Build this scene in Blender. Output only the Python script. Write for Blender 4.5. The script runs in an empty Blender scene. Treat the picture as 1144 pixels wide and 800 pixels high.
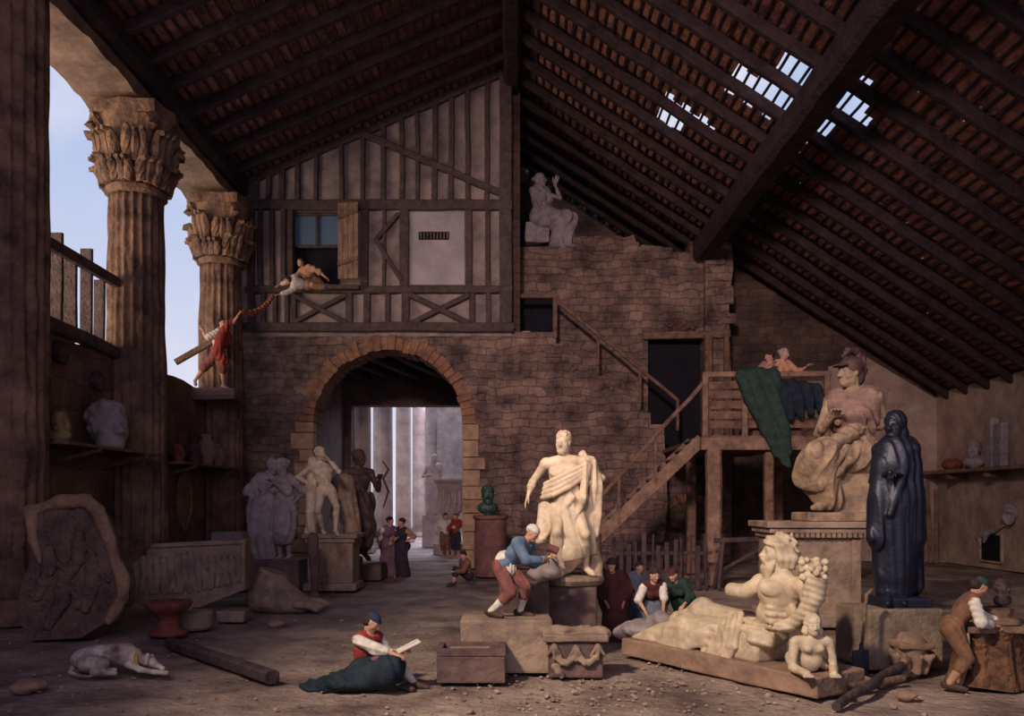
import bpy, bmesh, math, random
import numpy as np
from mathutils import Vector, Matrix, noise
from mathutils.geometry import tessellate_polygon
random.seed(7)
sc = bpy.context.scene
C = sc.collection
F = 900.0; CX = 572.0; HY = 562.0; EYE = 2.4     # focal length in pixels, vanishing point, eye height
# ---------------------------------------------------------------- camera
cam = bpy.data.cameras.new('camera'); camo = bpy.data.objects.new('camera', cam); C.objects.link(camo)
cam.sensor_width = 36.0; cam.lens = 36.0 * F / 1144.0; cam.shift_x = 0.0; cam.shift_y = (HY - 400) / 1144.0
camo.location = (0, 0, EYE); camo.rotation_euler = (math.pi / 2, 0, 0); cam.clip_end = 400
sc.camera = camo
# ---------------------------------------------------------------- world: blue sky with soft clouds
w = bpy.data.worlds.new('sky'); sc.world = w; w.use_nodes = True
nt = w.node_tree; nt.nodes.clear()
def N(nt, t, **kw):
    n = nt.nodes.new(t)
    for k, v in kw.items():
        if k.startswith('i_'): n.inputs[k[2:].replace('_', ' ')].default_value = v
        else: setattr(n, k, v)
    return n
tc = N(nt, 'ShaderNodeTexCoord'); sep = N(nt, 'ShaderNodeSeparateXYZ')
nt.links.new(tc.outputs['Generated'], sep.inputs[0])
rp = N(nt, 'ShaderNodeValToRGB'); rp.color_ramp.elements[0].position = 0.02; rp.color_ramp.elements[0].color = (.78, .77, .90, 1)
rp.color_ramp.elements[1].position = 0.62; rp.color_ramp.elements[1].color = (.27, .44, .78, 1)
nt.links.new(sep.outputs['Z'], rp.inputs[0])
ns = N(nt, 'ShaderNodeTexNoise'); ns.inputs['Scale'].default_value = 5.0; ns.inputs['Detail'].default_value = 7; ns.inputs['Roughness'].default_value = .55
nt.links.new(tc.outputs['Generated'], ns.inputs['Vector'])
r2 = N(nt, 'ShaderNodeValToRGB'); r2.color_ramp.elements[0].position = .43; r2.color_ramp.elements[1].position = .72
nt.links.new(ns.outputs[0], r2.inputs[0])
mx = N(nt, 'ShaderNodeMix', data_type='RGBA'); nt.links.new(r2.outputs[0], mx.inputs[0]); nt.links.new(rp.outputs[0], mx.inputs[6])
mx.inputs[7].default_value = (.84, .82, .92, 1)
bg = N(nt, 'ShaderNodeBackground'); nt.links.new(mx.outputs[2], bg.inputs[0]); bg.inputs[1].default_value = 1.0
ow = N(nt, 'ShaderNodeOutputWorld'); nt.links.new(bg.outputs[0], ow.inputs[0])
# ---------------------------------------------------------------- lights
def lamp(kind, name, loc, target, power, col, **kw):
    l = bpy.data.lights.new(name, kind); o = bpy.data.objects.new(name, l); C.objects.link(o)
    l.energy = power; l.color = col
    for k, v in kw.items(): setattr(l, k, v)
    o.location = loc; d = Vector(target) - Vector(loc); o.rotation_euler = d.to_track_quat('-Z', 'Y').to_euler()
    return o
# daylight through the high opening at the front left of the shed
lamp('SPOT', 'high_window_light', (-9.0, -2.0, 14.5), (3.2, 12.6, 0.4), 29000, (1.0, .82, .64), spot_size=math.radians(44), spot_blend=1.0, shadow_soft_size=.7)
# added fill spot falling on the gable and the arch wall
lamp('SPOT', 'gable_fill_light', (-3.0, -4.0, 12.0), (5.0, 30, 6.0), 21000, (1.0, .73, .70), spot_size=math.radians(50), spot_blend=1.0, shadow_soft_size=1.2)
# added violet fill lamp at the open front, tinting the shadows
lamp('AREA', 'violet_fill_light', (-5, -6, 13), (2, 30, 6), 780, (.76, .52, 1.0), shape='RECTANGLE', size=12, size_y=8)
# low sun reaching the stone undersides of the colonnade from outside
lamp('AREA', 'colonnade_light', (-22, 13, 5.5), (-10, 24, 11), 3000, (1.0, .74, .48), shape='RECTANGLE', size=16, size_y=5)
# daylight falling into the far hall behind the arch
lamp('AREA', 'hall_light', (-3, 52, 13), (-4.0, 44, 0), 2600, (.86, .82, 1.0), shape='RECTANGLE', size=9, size_y=14)
sc.view_settings.view_transform = 'Standard'; sc.view_settings.look = 'None'; sc.view_settings.gamma = 1
sc.view_settings.use_curve_mapping = False; sc.view_settings.exposure = 0.0

# ---------------------------------------------------------------- helpers
def at(px, py, Y): return Vector(((px - CX) * Y / F, Y, EYE + (HY - py) * Y / F))
def fy(py): return F * EYE / (py - HY)                # depth of a floor point on image row py
def tag(o, label=None, cat=None, group=None, kind=None):
    if label: o['label'] = label
    if cat: o['category'] = cat
    if group: o['group'] = group
    if kind: o['kind'] = kind
    return o
def empty(name, loc, label, cat, group=None, rz=0):
    o = bpy.data.objects.new(name, None); C.objects.link(o); o.location = loc; o.rotation_euler = (0, 0, rz)
    o.empty_display_size = .1
    return tag(o, label, cat, group)
def link(name, me, m, parent=None, smooth=False):
    o = bpy.data.objects.new(name, me); C.objects.link(o)
    if m: me.materials.append(m)
    if smooth:
        me.polygons.foreach_set('use_smooth', [True] * len(me.polygons))
    if parent: o.parent = parent
    return o
class MB:
    """collects solid shapes in local coordinates and links them as ONE mesh object"""
    def __init__(s): s.bm = bmesh.new()
    def box(s, lo, hi, bev=0, M=None, jit=0):
        r = bmesh.ops.create_cube(s.bm, size=1.0)['verts']
        c = [(a + b) / 2 for a, b in zip(lo, hi)]; d = [b - a for a, b in zip(lo, hi)]
        for v in r:
            v.co = Vector((v.co.x * d[0] + c[0] + random.uniform(-jit, jit), v.co.y * d[1] + c[1] + random.uniform(-jit, jit), v.co.z * d[2] + c[2] + random.uniform(-jit, jit)))
        if bev:
            es = list({e for v in r for e in v.link_edges})
            q = bmesh.ops.bevel(s.bm, geom=es, offset=bev, segments=2, affect='EDGES', profile=.6)
            r = list({v for f in q['faces'] for v in f.verts} | {v for v in r if v.is_valid})
        if M:
            for v in r: v.co = M @ v.co
        return s
    def beam(s, a, b, wd, ht=None, up=(0, 0, 1), bev=0.02, wob=0):
        """a squared timber from a to b"""
        a = Vector(a); b = Vector(b); ht = ht or wd; L = (b - a).length; z = (b - a).normalized()
        x = Vector(up).cross(z)
        if x.length < 1e-4: x = Vector((1, 0, 0))
        x.normalize(); y = z.cross(x); n = max(1, int(L / .9)) if wob else 1; prev = None
        for i in range(n + 1):
            p = a.lerp(b, i / n)
            if wob: p = p + x * random.uniform(-wob, wob) + y * random.uniform(-wob, wob)
            c = min(wd, ht) * .18
            W = wd / 2; H = ht / 2
            pts = [(-W + c, -H), (W - c, -H), (W, -H + c), (W, H - c), (W - c, H), (-W + c, H), (-W, H - c), (-W, -H + c)]
            ring = [s.bm.verts.new(p + x * u + y * v) for u, v in pts]
            if prev:
                for k in range(8): s.bm.faces.new((prev[k], prev[(k + 1) % 8], ring[(k + 1) % 8], ring[k]))
            else: s.bm.faces.new(ring[::-1])
            prev = ring
        s.bm.faces.new(prev); return s
    def tube(s, pts, rad, seg=10, cap=True):
        pts = [Vector(p) for p in pts]; n = len(pts); prev = None
        rad = [rad] * n if not hasattr(rad, '__len__') else rad
        ref = Vector((0, 0, 1)) if abs((pts[-1] - pts[0]).normalized().z) < .9 else Vector((1, 0, 0))
        for i, p in enumerate(pts):
            t = (pts[min(i + 1, n - 1)] - pts[max(i - 1, 0)]).normalized(); x = ref.cross(t).normalized(); y = t.cross(x)
            ring = [s.bm.verts.new(p + (x * math.cos(k * math.tau / seg) + y * math.sin(k * math.tau / seg)) * rad[i]) for k in range(seg)]
            if prev:
                for k in range(seg): s.bm.faces.new((prev[k], prev[(k + 1) % seg], ring[(k + 1) % seg], ring[k]))
            elif cap: s.bm.faces.new(ring[::-1])
            prev = ring
        if cap: s.bm.faces.new(prev)
        return s
    def lathe(s, prof, seg=32, fn=None, ctr=(0, 0, 0)):
        """profile of (radius, z) turned about z; fn(angle, r, z) may flute it"""
        prev = None; c = Vector(ctr)
        for r, z in prof:
            ring = []
            for k in range(seg):
                a = k * math.tau / seg; rr = fn(a, r, z) if fn else r
                ring.append(s.bm.verts.new(c + Vector((math.cos(a) * rr, math.sin(a) * rr, z))))
            if prev:
                for k in range(seg): s.bm.faces.new((prev[k], prev[(k + 1) % seg], ring[(k + 1) % seg], ring[k]))
            else: s.bm.faces.new(ring[::-1])
            prev = ring
        s.bm.faces.new(prev); return s
    def prism(s, poly, y0, y1, axis='y'):
        """polygon of (x, z) pushed from y0 to y1 (axis x: polygon of (y, z))"""
        def P(u, v, d): return (u, d, v) if axis == 'y' else ((d, u, v) if axis == 'x' else (u, v, d))
        A = [s.bm.verts.new(P(u, v, y0)) for u, v in poly]; B = [s.bm.verts.new(P(u, v, y1)) for u, v in poly]
        n = len(poly)
        for tri in tessellate_polygon([[Vector((u, v, 0)) for u, v in poly]]):
            s.bm.faces.new([A[i] for i in tri]); s.bm.faces.new([B[i] for i in reversed(tri)])
        for k in range(n): s.bm.faces.new((A[k], B[k], B[(k + 1) % n], A[(k + 1) % n]))
        return s
    def build(s, name, m, parent=None, smooth=False, loc=None, rough=0, cuts=0):
        if cuts: bmesh.ops.subdivide_edges(s.bm, edges=s.bm.edges[:], cuts=cuts, use_grid_fill=True)
        if rough:
            for v in s.bm.verts:
                v.co += Vector(noise.noise_vector(v.co * 1.7)) * rough + Vector(noise.noise_vector(v.co * 6)) * rough * .4
        bmesh.ops.recalc_face_normals(s.bm, faces=s.bm.faces[:])
        me = bpy.data.meshes.new(name); s.bm.to_mesh(me); s.bm.free()
        o = link(name, me, m, parent, smooth)
        if loc: o.location = loc
        return o
# ---------------------------------------------------------------- materials
MAT = {}
def mat(name, col, col2=None, rough=.85, scale=3.0, bump=.25, bscale=14.0, kind='noise', metal=0, spec=.25, axis='y', stretch=(1, 1, 1), bs=(.9, .32), mortar=(.03, .02, .015)):
    if name in MAT: return MAT[name]
    m = bpy.data.materials.new(name); m.use_nodes = True; nt = m.node_tree; b = nt.nodes['Principled BSDF']
    b.inputs['Roughness'].default_value = rough; b.inputs['Metallic'].default_value = metal; b.inputs['Specular IOR Level'].default_value = spec
    tc = N(nt, 'ShaderNodeTexCoord'); mp = N(nt, 'ShaderNodeMapping'); mp.inputs['Scale'].default_value = stretch
    nt.links.new(tc.outputs['Object'], mp.inputs[0])
    n1 = N(nt, 'ShaderNodeTexNoise'); n1.inputs['Scale'].default_value = scale; n1.inputs['Detail'].default_value = 8; n1.inputs['Roughness'].default_value = .65
    nt.links.new(mp.outputs[0], n1.inputs['Vector'])
    cr = N(nt, 'ShaderNodeValToRGB'); cr.color_ramp.elements[0].position = .34; cr.color_ramp.elements[1].position = .66
    c2 = col2 or tuple(c * .45 for c in col)
    cr.color_ramp.elements[0].color = (*c2, 1); cr.color_ramp.elements[1].color = (*col, 1)
    nt.links.new(n1.outputs[0], cr.inputs[0]); out = cr.outputs[0]
    n2 = N(nt, 'ShaderNodeTexNoise'); n2.inputs['Scale'].default_value = bscale; n2.inputs['Detail'].default_value = 6
    nt.links.new(mp.outputs[0], n2.inputs['Vector']); hgt = n2.outputs[0]
    if kind == 'brick':
        sp = N(nt, 'ShaderNodeSeparateXYZ'); nt.links.new(tc.outputs['Object'], sp.inputs[0]); cb = N(nt, 'ShaderNodeCombineXYZ')
        nt.links.new(sp.outputs['X' if axis == 'y' else 'Y'], cb.inputs[0]); nt.links.new(sp.outputs['Z'], cb.inputs[1])
        wn = N(nt, 'ShaderNodeTexNoise'); wn.inputs['Scale'].default_value = 1.3; wn.inputs['Detail'].default_value = 3; nt.links.new(cb.outputs[0], wn.inputs['Vector'])
        vm = N(nt, 'ShaderNodeVectorMath', operation='MULTIPLY_ADD'); nt.links.new(wn.outputs['Color'], vm.inputs[0]); vm.inputs[1].default_value = (.6, .5, 0); nt.links.new(cb.outputs[0], vm.inputs[2])
        bk = N(nt, 'ShaderNodeTexBrick'); nt.links.new(vm.outputs[0], bk.inputs['Vector'])
        bk.inputs['Scale'].default_value = 1; bk.inputs['Brick Width'].default_value = bs[0]; bk.inputs['Row Height'].default_value = bs[1]
        bk.inputs['Mortar Size'].default_value = .018; bk.inputs['Mortar Smooth'].default_value = .6; bk.inputs['Bias'].default_value = 0
        bk.inputs['Color1'].default_value = (1, 1, 1, 1); bk.inputs['Color2'].default_value = (.42, .38, .42, 1); bk.inputs['Mortar'].default_value = (.5, .45, .45, 1)
        mm = N(nt, 'ShaderNodeMix', data_type='RGBA', blend_type='MULTIPLY'); mm.inputs[0].default_value = .55
        nt.links.new(out, mm.inputs[6]); nt.links.new(bk.outputs[0], mm.inputs[7]); out = mm.outputs[2]
        ad = N(nt, 'ShaderNodeMath', operation='MULTIPLY_ADD'); nt.links.new(bk.outputs['Fac'], ad.inputs[0]); ad.inputs[1].default_value = -.7; nt.links.new(n2.outputs[0], ad.inputs[2]); hgt = ad.outputs[0]
    if kind == 'relief':       # carved figures in low relief
        vo = N(nt, 'ShaderNodeTexVoronoi'); vo.inputs['Scale'].default_value = 2.2; nt.links.new(mp.outputs[0], vo.inputs['Vector'])
        ad = N(nt, 'ShaderNodeMath', operation='MULTIPLY_ADD'); nt.links.new(vo.outputs[0], ad.inputs[0]); ad.inputs[1].default_value = -1.5; nt.links.new(n2.outputs[0], ad.inputs[2]); hgt = ad.outputs[0]
    nt.links.new(out, b.inputs['Base Color'])
    if bump:
        bp = N(nt, 'ShaderNodeBump'); bp.inputs['Strength'].default_value = bump; bp.inputs['Distance'].default_value = .12
        nt.links.new(hgt, bp.inputs['Height']); nt.links.new(bp.outputs[0], b.inputs['Normal'])
    MAT[name] = m; return m
wood_dark = mat('dark_roof_timber', (.055, .030, .028), (.020, .012, .013), scale=2.5, bump=.5, bscale=9, stretch=(1, 1, 1))
tile_m = mat('roof_tile_underside', (.52, .22, .16), (.15, .07, .06), scale=1.9, bump=.9, bscale=5)
timber = mat('grey_house_timber', (.105, .070, .058), (.050, .034, .032), scale=4, bump=.5, bscale=12)
plaster = mat('stained_plaster', (.34, .26, .215), (.14, .105, .10), scale=1.3, bump=.25, bscale=7)
plaster_pale = mat('pale_blank_panel', (.40, .34, .34), (.27, .23, .24), scale=1.1, bump=.15, bscale=7)
stone_w = mat('rough_wall_stone', (.33, .215, .155), (.075, .047, .042), scale=1.1, bump=.9, bscale=4, kind='brick', bs=(.62, .30))
stone_l = mat('left_wall_stone', (.30, .165, .115), (.11, .06, .05), scale=.8, bump=.8, bscale=4, kind='brick', axis='x', bs=(1.3, .7))
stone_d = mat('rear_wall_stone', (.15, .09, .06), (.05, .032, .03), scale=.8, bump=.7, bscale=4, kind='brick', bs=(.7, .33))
plaster_r = mat('worn_right_plaster', (.50, .36, .26), (.24, .165, .125), scale=.9, bump=.5, bscale=4)
brick_m = mat('arch_brick', (.34, .165, .085), (.11, .06, .045), scale=2.5, bump=.8, bscale=7)
column_m = mat('fluted_column_stone', (.30, .17, .10), (.065, .037, .03), scale=1.3, bump=.7, bscale=6)
arch_m = mat('architrave_stone', (.27, .165, .11), (.10, .065, .05), scale=.8, bump=.35, bscale=4)
floor_m = mat('earth_floor', (.37, .275, .215), (.10, .065, .058), scale=.75, bump=.6, bscale=9)
rubble_m = mat('pale_rubble', (.42, .32, .24), (.16, .11, .09), scale=3)
dark_wood = mat('dark_worn_wood', (.085, .055, .055), (.03, .02, .022), scale=3, bump=.5, bscale=10)
wood_m = mat('weathered_wood', (.24, .14, .085), (.09, .05, .038), scale=3, bump=.5, bscale=10)
wood_l = mat('pale_old_wood', (.30, .185, .12), (.12, .07, .052), scale=3, bump=.4, bscale=10)  # paler brown than the weathered wood
hall_m = mat('hazy_hall_stone', (.50, .40, .36), (.25, .19, .18), scale=.9, bump=.4, bscale=5)  # pale tone; the haze of the hall is put into this colour
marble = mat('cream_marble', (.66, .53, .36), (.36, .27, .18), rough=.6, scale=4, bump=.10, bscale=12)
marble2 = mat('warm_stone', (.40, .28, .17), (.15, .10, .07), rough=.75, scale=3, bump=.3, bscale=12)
marble3 = mat('grey_marble', (.36, .30, .28), (.19, .15, .15), rough=.75, scale=3, bump=.25, bscale=10)  # plain grey marble tone
bronze = mat('dark_blue_bronze', (.016, .018, .036), (.008, .008, .016), rough=.45, scale=4, bump=.12, metal=.2, spec=.5)
bronze_b = mat('brown_bronze', (.10, .055, .045), (.035, .02, .022), rough=.6, scale=4, bump=.2)
bronze_g = mat('green_bronze', (.035, .09, .055), (.012, .03, .025), rough=.5, scale=5, bump=.2, spec=.5)
terra = mat('terracotta', (.26, .075, .04), (.11, .035, .025), scale=4)
block_m = mat('cut_stone_block', (.36, .25, .17), (.15, .10, .08), scale=1.6, bump=.4, bscale=8)
ped_dark = mat('dark_stone_pedestal', (.17, .105, .085), (.07, .042, .042), scale=1.6, bump=.4, bscale=8)
plinth_m = mat('plinth_stone', (.34, .21, .14), (.15, .095, .07), scale=2.2, bump=.3, bscale=8)
black_m = mat('painted_darkness', (.012, .010, .016), (.006, .005, .009), bump=0)  # flat black that paints the darkness inside openings
# ================================================================ the setting
def struct(o): return tag(o, kind='structure')
# floor: gently uneven trodden earth
bm = bmesh.new(); nx, ny = 260, 250; X0, X1, Y0, Y1 = -12.0, 18.4, 6.0, 34.5
vs = [[bm.verts.new((X0 + (X1 - X0) * i / nx, Y0 + (Y1 - Y0) * j / ny, 0)) for i in range(nx + 1)] for j in range(ny + 1)]
for row in vs:
    for v in row: v.co.z = -.05 + noise.noise(v.co * .8) * .03 + noise.noise(v.co * 2.4) * .028 + noise.noise(v.co * 6) * .012
for j in range(ny):
    for i in range(nx): bm.faces.new((vs[j][i], vs[j][i + 1], vs[j + 1][i + 1], vs[j + 1][i]))
me = bpy.data.meshes.new('floor'); bm.to_mesh(me); bm.free(); struct(link('floor', me, floor_m, smooth=True))
m = MB(); m.box((-12, -9, -.3), (18.4, 6.05, -.05)); struct(m.build('floor_near', floor_m))
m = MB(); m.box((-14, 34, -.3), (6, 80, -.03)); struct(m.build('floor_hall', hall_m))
# ---- roof
RZ = 18.2; SL = .425; SR = .65; YB = 33.4; YG = 29.6; XL = -9.9; XR = 17.9
def roofz(x): return RZ - (SL * -x if x < 0 else SR * x)
HOLES = [((742, 122), (757, 118), (800, 155), (796, 168), (770, 152), (748, 160), (738, 150)),
         ((806, 96), (830, 78), (838, 84), (862, 98), (884, 70), (896, 70), (930, 84), (950, 100), (978, 112), (975, 150), (935, 158), (908, 172), (892, 172), (868, 150), (835, 128), (812, 112))]
def inpoly(x, y, P):
    c = False; j = len(P) - 1
    for i in range(len(P)):
        if (P[i][1] > y) != (P[j][1] > y) and x < (P[j][0] - P[i][0]) * (y - P[i][1]) / (P[j][1] - P[i][1]) + P[i][0]: c = not c
        j = i
    return c
# outline of the gaps in roof coordinates (distance from the ridge, distance from the front)
RH = []
for P in HOLES:
    q = []
    for px, py in P:
        Y = (RZ - EYE) * F / ((HY - py) + SR * (px - CX)); q.append(((px - CX) * Y / F, Y))
    RH.append(q)
def roof(side):
    s = -1 if side == 'left' else 1; sl = SL if s < 0 else SR; xe = -XL if s < 0 else XR; ye = 31.0 if s < 0 else 38.3
    rnd = random.Random(3 if s < 0 else 4); deck = MB(); px_, py_ = .27, .62; nx = int(xe / px_) + 1; ny = int((ye + 2) / py_)
    for i in range(nx):
        for j in range(ny):
            x = (i + .5) * px_; y = -2 + (j + .5 + .5 * (i % 2)) * py_
            if s > 0 and any(inpoly(x + rnd.uniform(-.06, .06), y + rnd.uniform(-.15, .15), q) for q in RH): continue
            z = RZ - sl * x + .34 + rnd.uniform(-.012, .012) + .03 * (i % 2); t = rnd.uniform(-.09, .09); hw = px_ * .66; hl = py_ * .60
            if y + hl > ye: continue
            M = Matrix.Translation((s * x, y, z)) @ Matrix.Rotation(s * math.atan(sl) + t, 4, 'Y') @ Matrix.Rotation(rnd.uniform(-.03, .03), 4, 'X') @ Matrix.Rotation(rnd.uniform(-.06, .06), 4, 'Z')
            r = bmesh.ops.create_cube(deck.bm, size=1.0)['verts']
            for v in r: v.co = M @ Vector((v.co.x * 2 * hw, v.co.y * 2 * hl, v.co.z * .035))
    deck_o = struct(deck.build('ceiling_' + side, tile_m))
    b = MB()
    for i in range(nx):
        x = i * px_ + .05
        b.beam((s * x, -2, RZ - sl * x + .27), (s * x, ye, RZ - sl * x + .27), .075, .06, wob=.015)
    o = b.build('battens', dark_wood, deck_o); tag(o, kind='stuff')
    y = 28.35 if s < 0 else 36.8
    yy = []
    while y > 3: yy.append(y); y -= 1.4
    for y in yy:
        r = MB(); dy = rnd.uniform(-.06, .06)
        r.beam((s * .2, y + dy, RZ - .2 * sl + .06), (s * (xe - .1), y + rnd.uniform(-.06, .06), RZ - sl * (xe - .1) + .06), .24, .32, wob=.03)
        r.build('rafter', wood_dark, deck_o)
    return deck_o
cl = roof('left'); cr_ = roof('right')
m = MB(); m.beam((0, -2, RZ - .25), (0, 38, RZ - .25), .6, .7, wob=.03); m.build('ridge_beam', wood_dark, cr_)
m = MB(); m.beam((7.5, -2, 12.35), (7.5, 31.58, 12.35), .80, .85, wob=.03); tag(m.build('purlin', wood_dark), 'huge dark squared roof beam running from the stone pier under the holed right roof', 'beam')
m = MB(); m.beam((-10.1, -2, 14.0), (-10.1, 29.5, 14.0), 1.0, .8, wob=.03); tag(m.build('wall_plate', wood_dark), 'massive dark timber plate carried along the top of the colonnade under the left eaves', 'beam')
m = MB(); m.box((-11.5, -9.6, 0), (-1.5, -9, 17.5)); struct(m.build('wall_light_blocker', stone_l))  # unseen half wall added to keep sky light off the left side
# ---- left wall, low, with the colonnade rising through it
m = MB(); prof = [(-6, 0), (-6, 6.4)]
y = -6
rr = random.Random(5)
while y < 29.4:
    prof.append((y, 6.3 + rr.uniform(-.08, .08))); y += .8
prof += [(29.6, 6.2), (29.6, 0)]
m.prism(prof, -11.5, -10.6, axis='x'); struct(m.build('wall_left', stone_l))
m = MB(); m.box((-11.5, -9, 0), (-10.65, 14.8, 14.0)); struct(m.build('wall_left_blocker', stone_l))  # unseen high wall added to block the sky from the edge column
def column(Y, label, cent=-10.3, r=.76, top=10.7):
    root = empty('stone_column', (cent, Y, 0), label, 'column', None)
    m = MB(); prof = []; z = 0.5
    m.lathe([(r * 1.35, 0), (r * 1.35, .3), (r * 1.2, .34), (r * 1.25, .5)], 32); m.build('base', column_m, root)
    m = MB()
    for i in range(60):
        t = i / 59; z = .5 + t * (top - .5); prof.append((r * (1.04 - (.12 if top < 11 else .02) * t * t), z))
    def fl(a, rr, z):
        f = abs(math.sin(a * 10)); n_ = noise.noise(Vector((math.cos(a) * 2, math.sin(a) * 2, z * .9 + Y)))
        return rr - .075 * f * (1 if n_ < .28 else .35) + .04 * n_
    m.lathe(prof, 120, fl)
    m.build('shaft', column_m, root, smooth=True)
    if top > 11: return root
    # broken Corinthian capital: bell, two tiers of leaves, corner volutes, worn abacus
    m = MB(); rc = random.Random(int(Y * 10))
    m.lathe([(r * .92, 10.7), (r * 1.05, 10.78), (r * 1.05, 10.9), (r * .9, 10.95), (r * .95, 11.8), (r * 1.15, 12.5), (r * 1.3, 12.75)], 28)
    for tier, (z0, hh, rad, num) in enumerate(((10.95, .85, .98, 8), (11.45, 1.0, 1.06, 8))):
        for k in range(num):
            a = (k + .5 * tier) * math.tau / num; h2 = hh * rc.uniform(.7, 1.05)
            d = Vector((math.cos(a), math.sin(a), 0)); sd = Vector((-d.y, d.x, 0))
            for lobe in (-1, 0, 1):
                pts = []; rads = []
                for q in range(6):
                    t = q / 5; out = r * rad + .06 + .28 * t * t + (.1 if q == 5 else 0)
                    pts.append(d * out + sd * lobe * .16 * (1 + .4 * math.sin(t * 3)) + Vector((0, 0, z0 + h2 * min(t, .9) - (.1 if q == 5 else 0))))
                    rads.append((.12, .14, .14, .13, .1, .06)[q] * rc.uniform(.8, 1.15))
                m.tube(pts, rads, 7)
    for k in range(4):
        a = math.pi / 4 + k * math.pi / 2; d = Vector((math.cos(a), math.sin(a), 0))
        if rc.random() < .25: continue
        m.tube([d * r * 1.0 + Vector((0, 0, 12.0)), d * r * 1.25 + Vector((0, 0, 12.45)), d * r * 1.5 + Vector((0, 0, 12.62)), d * r * 1.58 + Vector((0, 0, 12.42)), d * r * 1.42 + Vector((0, 0, 12.33))], [.1, .13, .15, .13, .08], 8)
    h = r * 1.42; q = []
    for k in range(16):
        a = k * math.tau / 16; rad_ = h * (1.12 if k % 4 == 2 else .98) * rc.uniform(.9, 1.02); q.append((math.cos(a) * rad_, math.sin(a) * rad_))
    m.prism(q, 12.74, 13.05, axis='z')
    m.build('capital', column_m, root, rough=.05)
    return root
column(16.4, 'dark massive column at the left edge nearest the sleeping dog', top=13.0)
column(22.1, 'tall fluted stone column with a broken leafy capital, sky on both sides')
column(28.5, 'fluted stone column with leafy capital beside the half-timbered gable, climber on it')
# architrave blocks between the columns, lower edges worn into shallow arches
for ya, yb, lab in ((8, 16.9, 'plastered architrave block spanning in front of the left edge column'), (17.0, 22.1, 'warm stone architrave block between the dark edge column and the sunlit column'), (22.2, 29.3, 'ragged stone architrave block between the sunlit column and the gable')):
    rr = random.Random(int(ya)); poly = [(ya, 13.62), (yb, 13.62)]; n = 16
    for i in range(n + 1):
        t = i / n; poly.append((yb + (ya - yb) * t, 13.02 + .30 * math.sin(math.pi * t) ** .7 + rr.uniform(-.05, .05)))
    m = MB(); m.prism(poly, -11.5, -9.92, axis='x'); tag(m.build('architrave', arch_m, rough=.02), lab, 'architrave', None)
# ---- wooden paling between the first two columns
pr = empty('wooden_paling', (-10.95, 19.3, 6.3), 'grey weathered wooden paling on the wall between the edge column and the sunlit column', 'fence')
def pl(p): return Vector(p) - Vector((-10.95, 19.3, 6.3))
m = MB(); m.beam(pl((-10.55, 17.0, 8.35)), pl((-10.55, 22.4, 8.25)), .22, .26, wob=.04); m.build('top_rail', mat('grey_paling', (.15, .10, .085), (.06, .04, .04), scale=3, bump=.5), pr)
m = MB(); m.beam(pl((-10.5, 16.8, 6.5)), pl((-10.5, 22.2, 6.36)), .3, .3, wob=.04); m.build('bottom_rail', mat('grey_paling', (.15, .10, .085), (.06, .04, .04), scale=3, bump=.5), pr)
for yy_, zt, wd in ((17.2, 8.6, .26), (17.75, 8.2, .30), (18.3, 9.05, .34), (18.95, 8.75, .30), (19.55, 8.3, .34), (20.3, 8.8, .30), (20.95, 8.2, .28)):
    m = MB(); m.beam(pl((-10.72, yy_, 6.3)), pl((-10.72, yy_ + random.uniform(-.08, .08), zt)), .1, wd, up=(1, 0, 0), wob=.02); m.build('pale', mat('grey_paling', (.15, .10, .085), (.06, .04, .04), scale=3, bump=.5), pr)
# ---- arch wall with the stepped flank (front face at Y 29.6)
def gx(px, Y=YG): return (px - CX) * Y / F
def gz(py, Y=YG): return EYE + (HY - py) * Y / F
poly = [(gx(262), 0), (gx(262), gz(371)), (gx(606), gz(371))]
stp = [(606, 371), (742, 487)]; ns_ = 9
for i in range(ns_):
    x0 = 606 + (742 - 606) * (i + 1) / ns_; y0 = 371 + 116 * i / ns_; y1 = 371 + 116 * (i + 1) / ns_
    poly += [(gx(x0), gz(y0)), (gx(x0), gz(y1))]
poly += [(gx(746), gz(560)), (gx(740), 0)]
xr, xl = gx(518), gx(349); zc = gz(472); R = (xr - xl) / 2; xc = (xr + xl) / 2
poly += [(xr, 0), (xr, zc)]
for i in range(1, 24):
    a = math.pi * i / 24; poly.append((xc + R * math.cos(a), zc + R * .97 * math.sin(a)))
poly += [(xl, zc), (xl, 0)]
m = MB(); m.prism(poly, YG, YG + 1.3); aw = struct(m.build('wall_back', stone_w))
rr = random.Random(11); k = 0
m = MB()
for i in range(34):
    a0 = math.pi * i / 34; a1 = math.pi * (i + .9) / 34; ro = R + .42 + rr.uniform(-.08, .12); ri = R - .07 + rr.uniform(-.03, .05); yf = YG - .07 + rr.uniform(-.05, .05)
    m.prism([(xc + ri * math.cos(a0), zc + ri * .97 * math.sin(a0)), (xc + ro * math.cos(a0), zc + ro * .97 * math.sin(a0)), (xc + ro * math.cos(a1), zc + ro * .97 * math.sin(a1)), (xc + ri * math.cos(a1), zc + ri * .97 * math.sin(a1))], yf, YG + 1.33)
m.build('arch_ring', brick_m, aw)
m = MB()
for sx, xs in ((1, xr), (-1, xl)):
    z = 0
    while z < zc:
        h = rr.uniform(.45, .7); wq = rr.uniform(.45, .8); a, b = (xs - .05, xs + wq) if sx > 0 else (xs - wq, xs + .05)
        m.box((a, YG - .06 - rr.uniform(0, .04), z), (b, YG + .5, min(z + h - .03, zc)), bev=.03); z += h
m.build('quoins', mat('lit_quoin_stone', (.50, .32, .17), (.22, .14, .09), scale=2, bump=.4, bscale=6), aw)  # bright ochre stones; warm light on the jamb edges is in their colour
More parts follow.
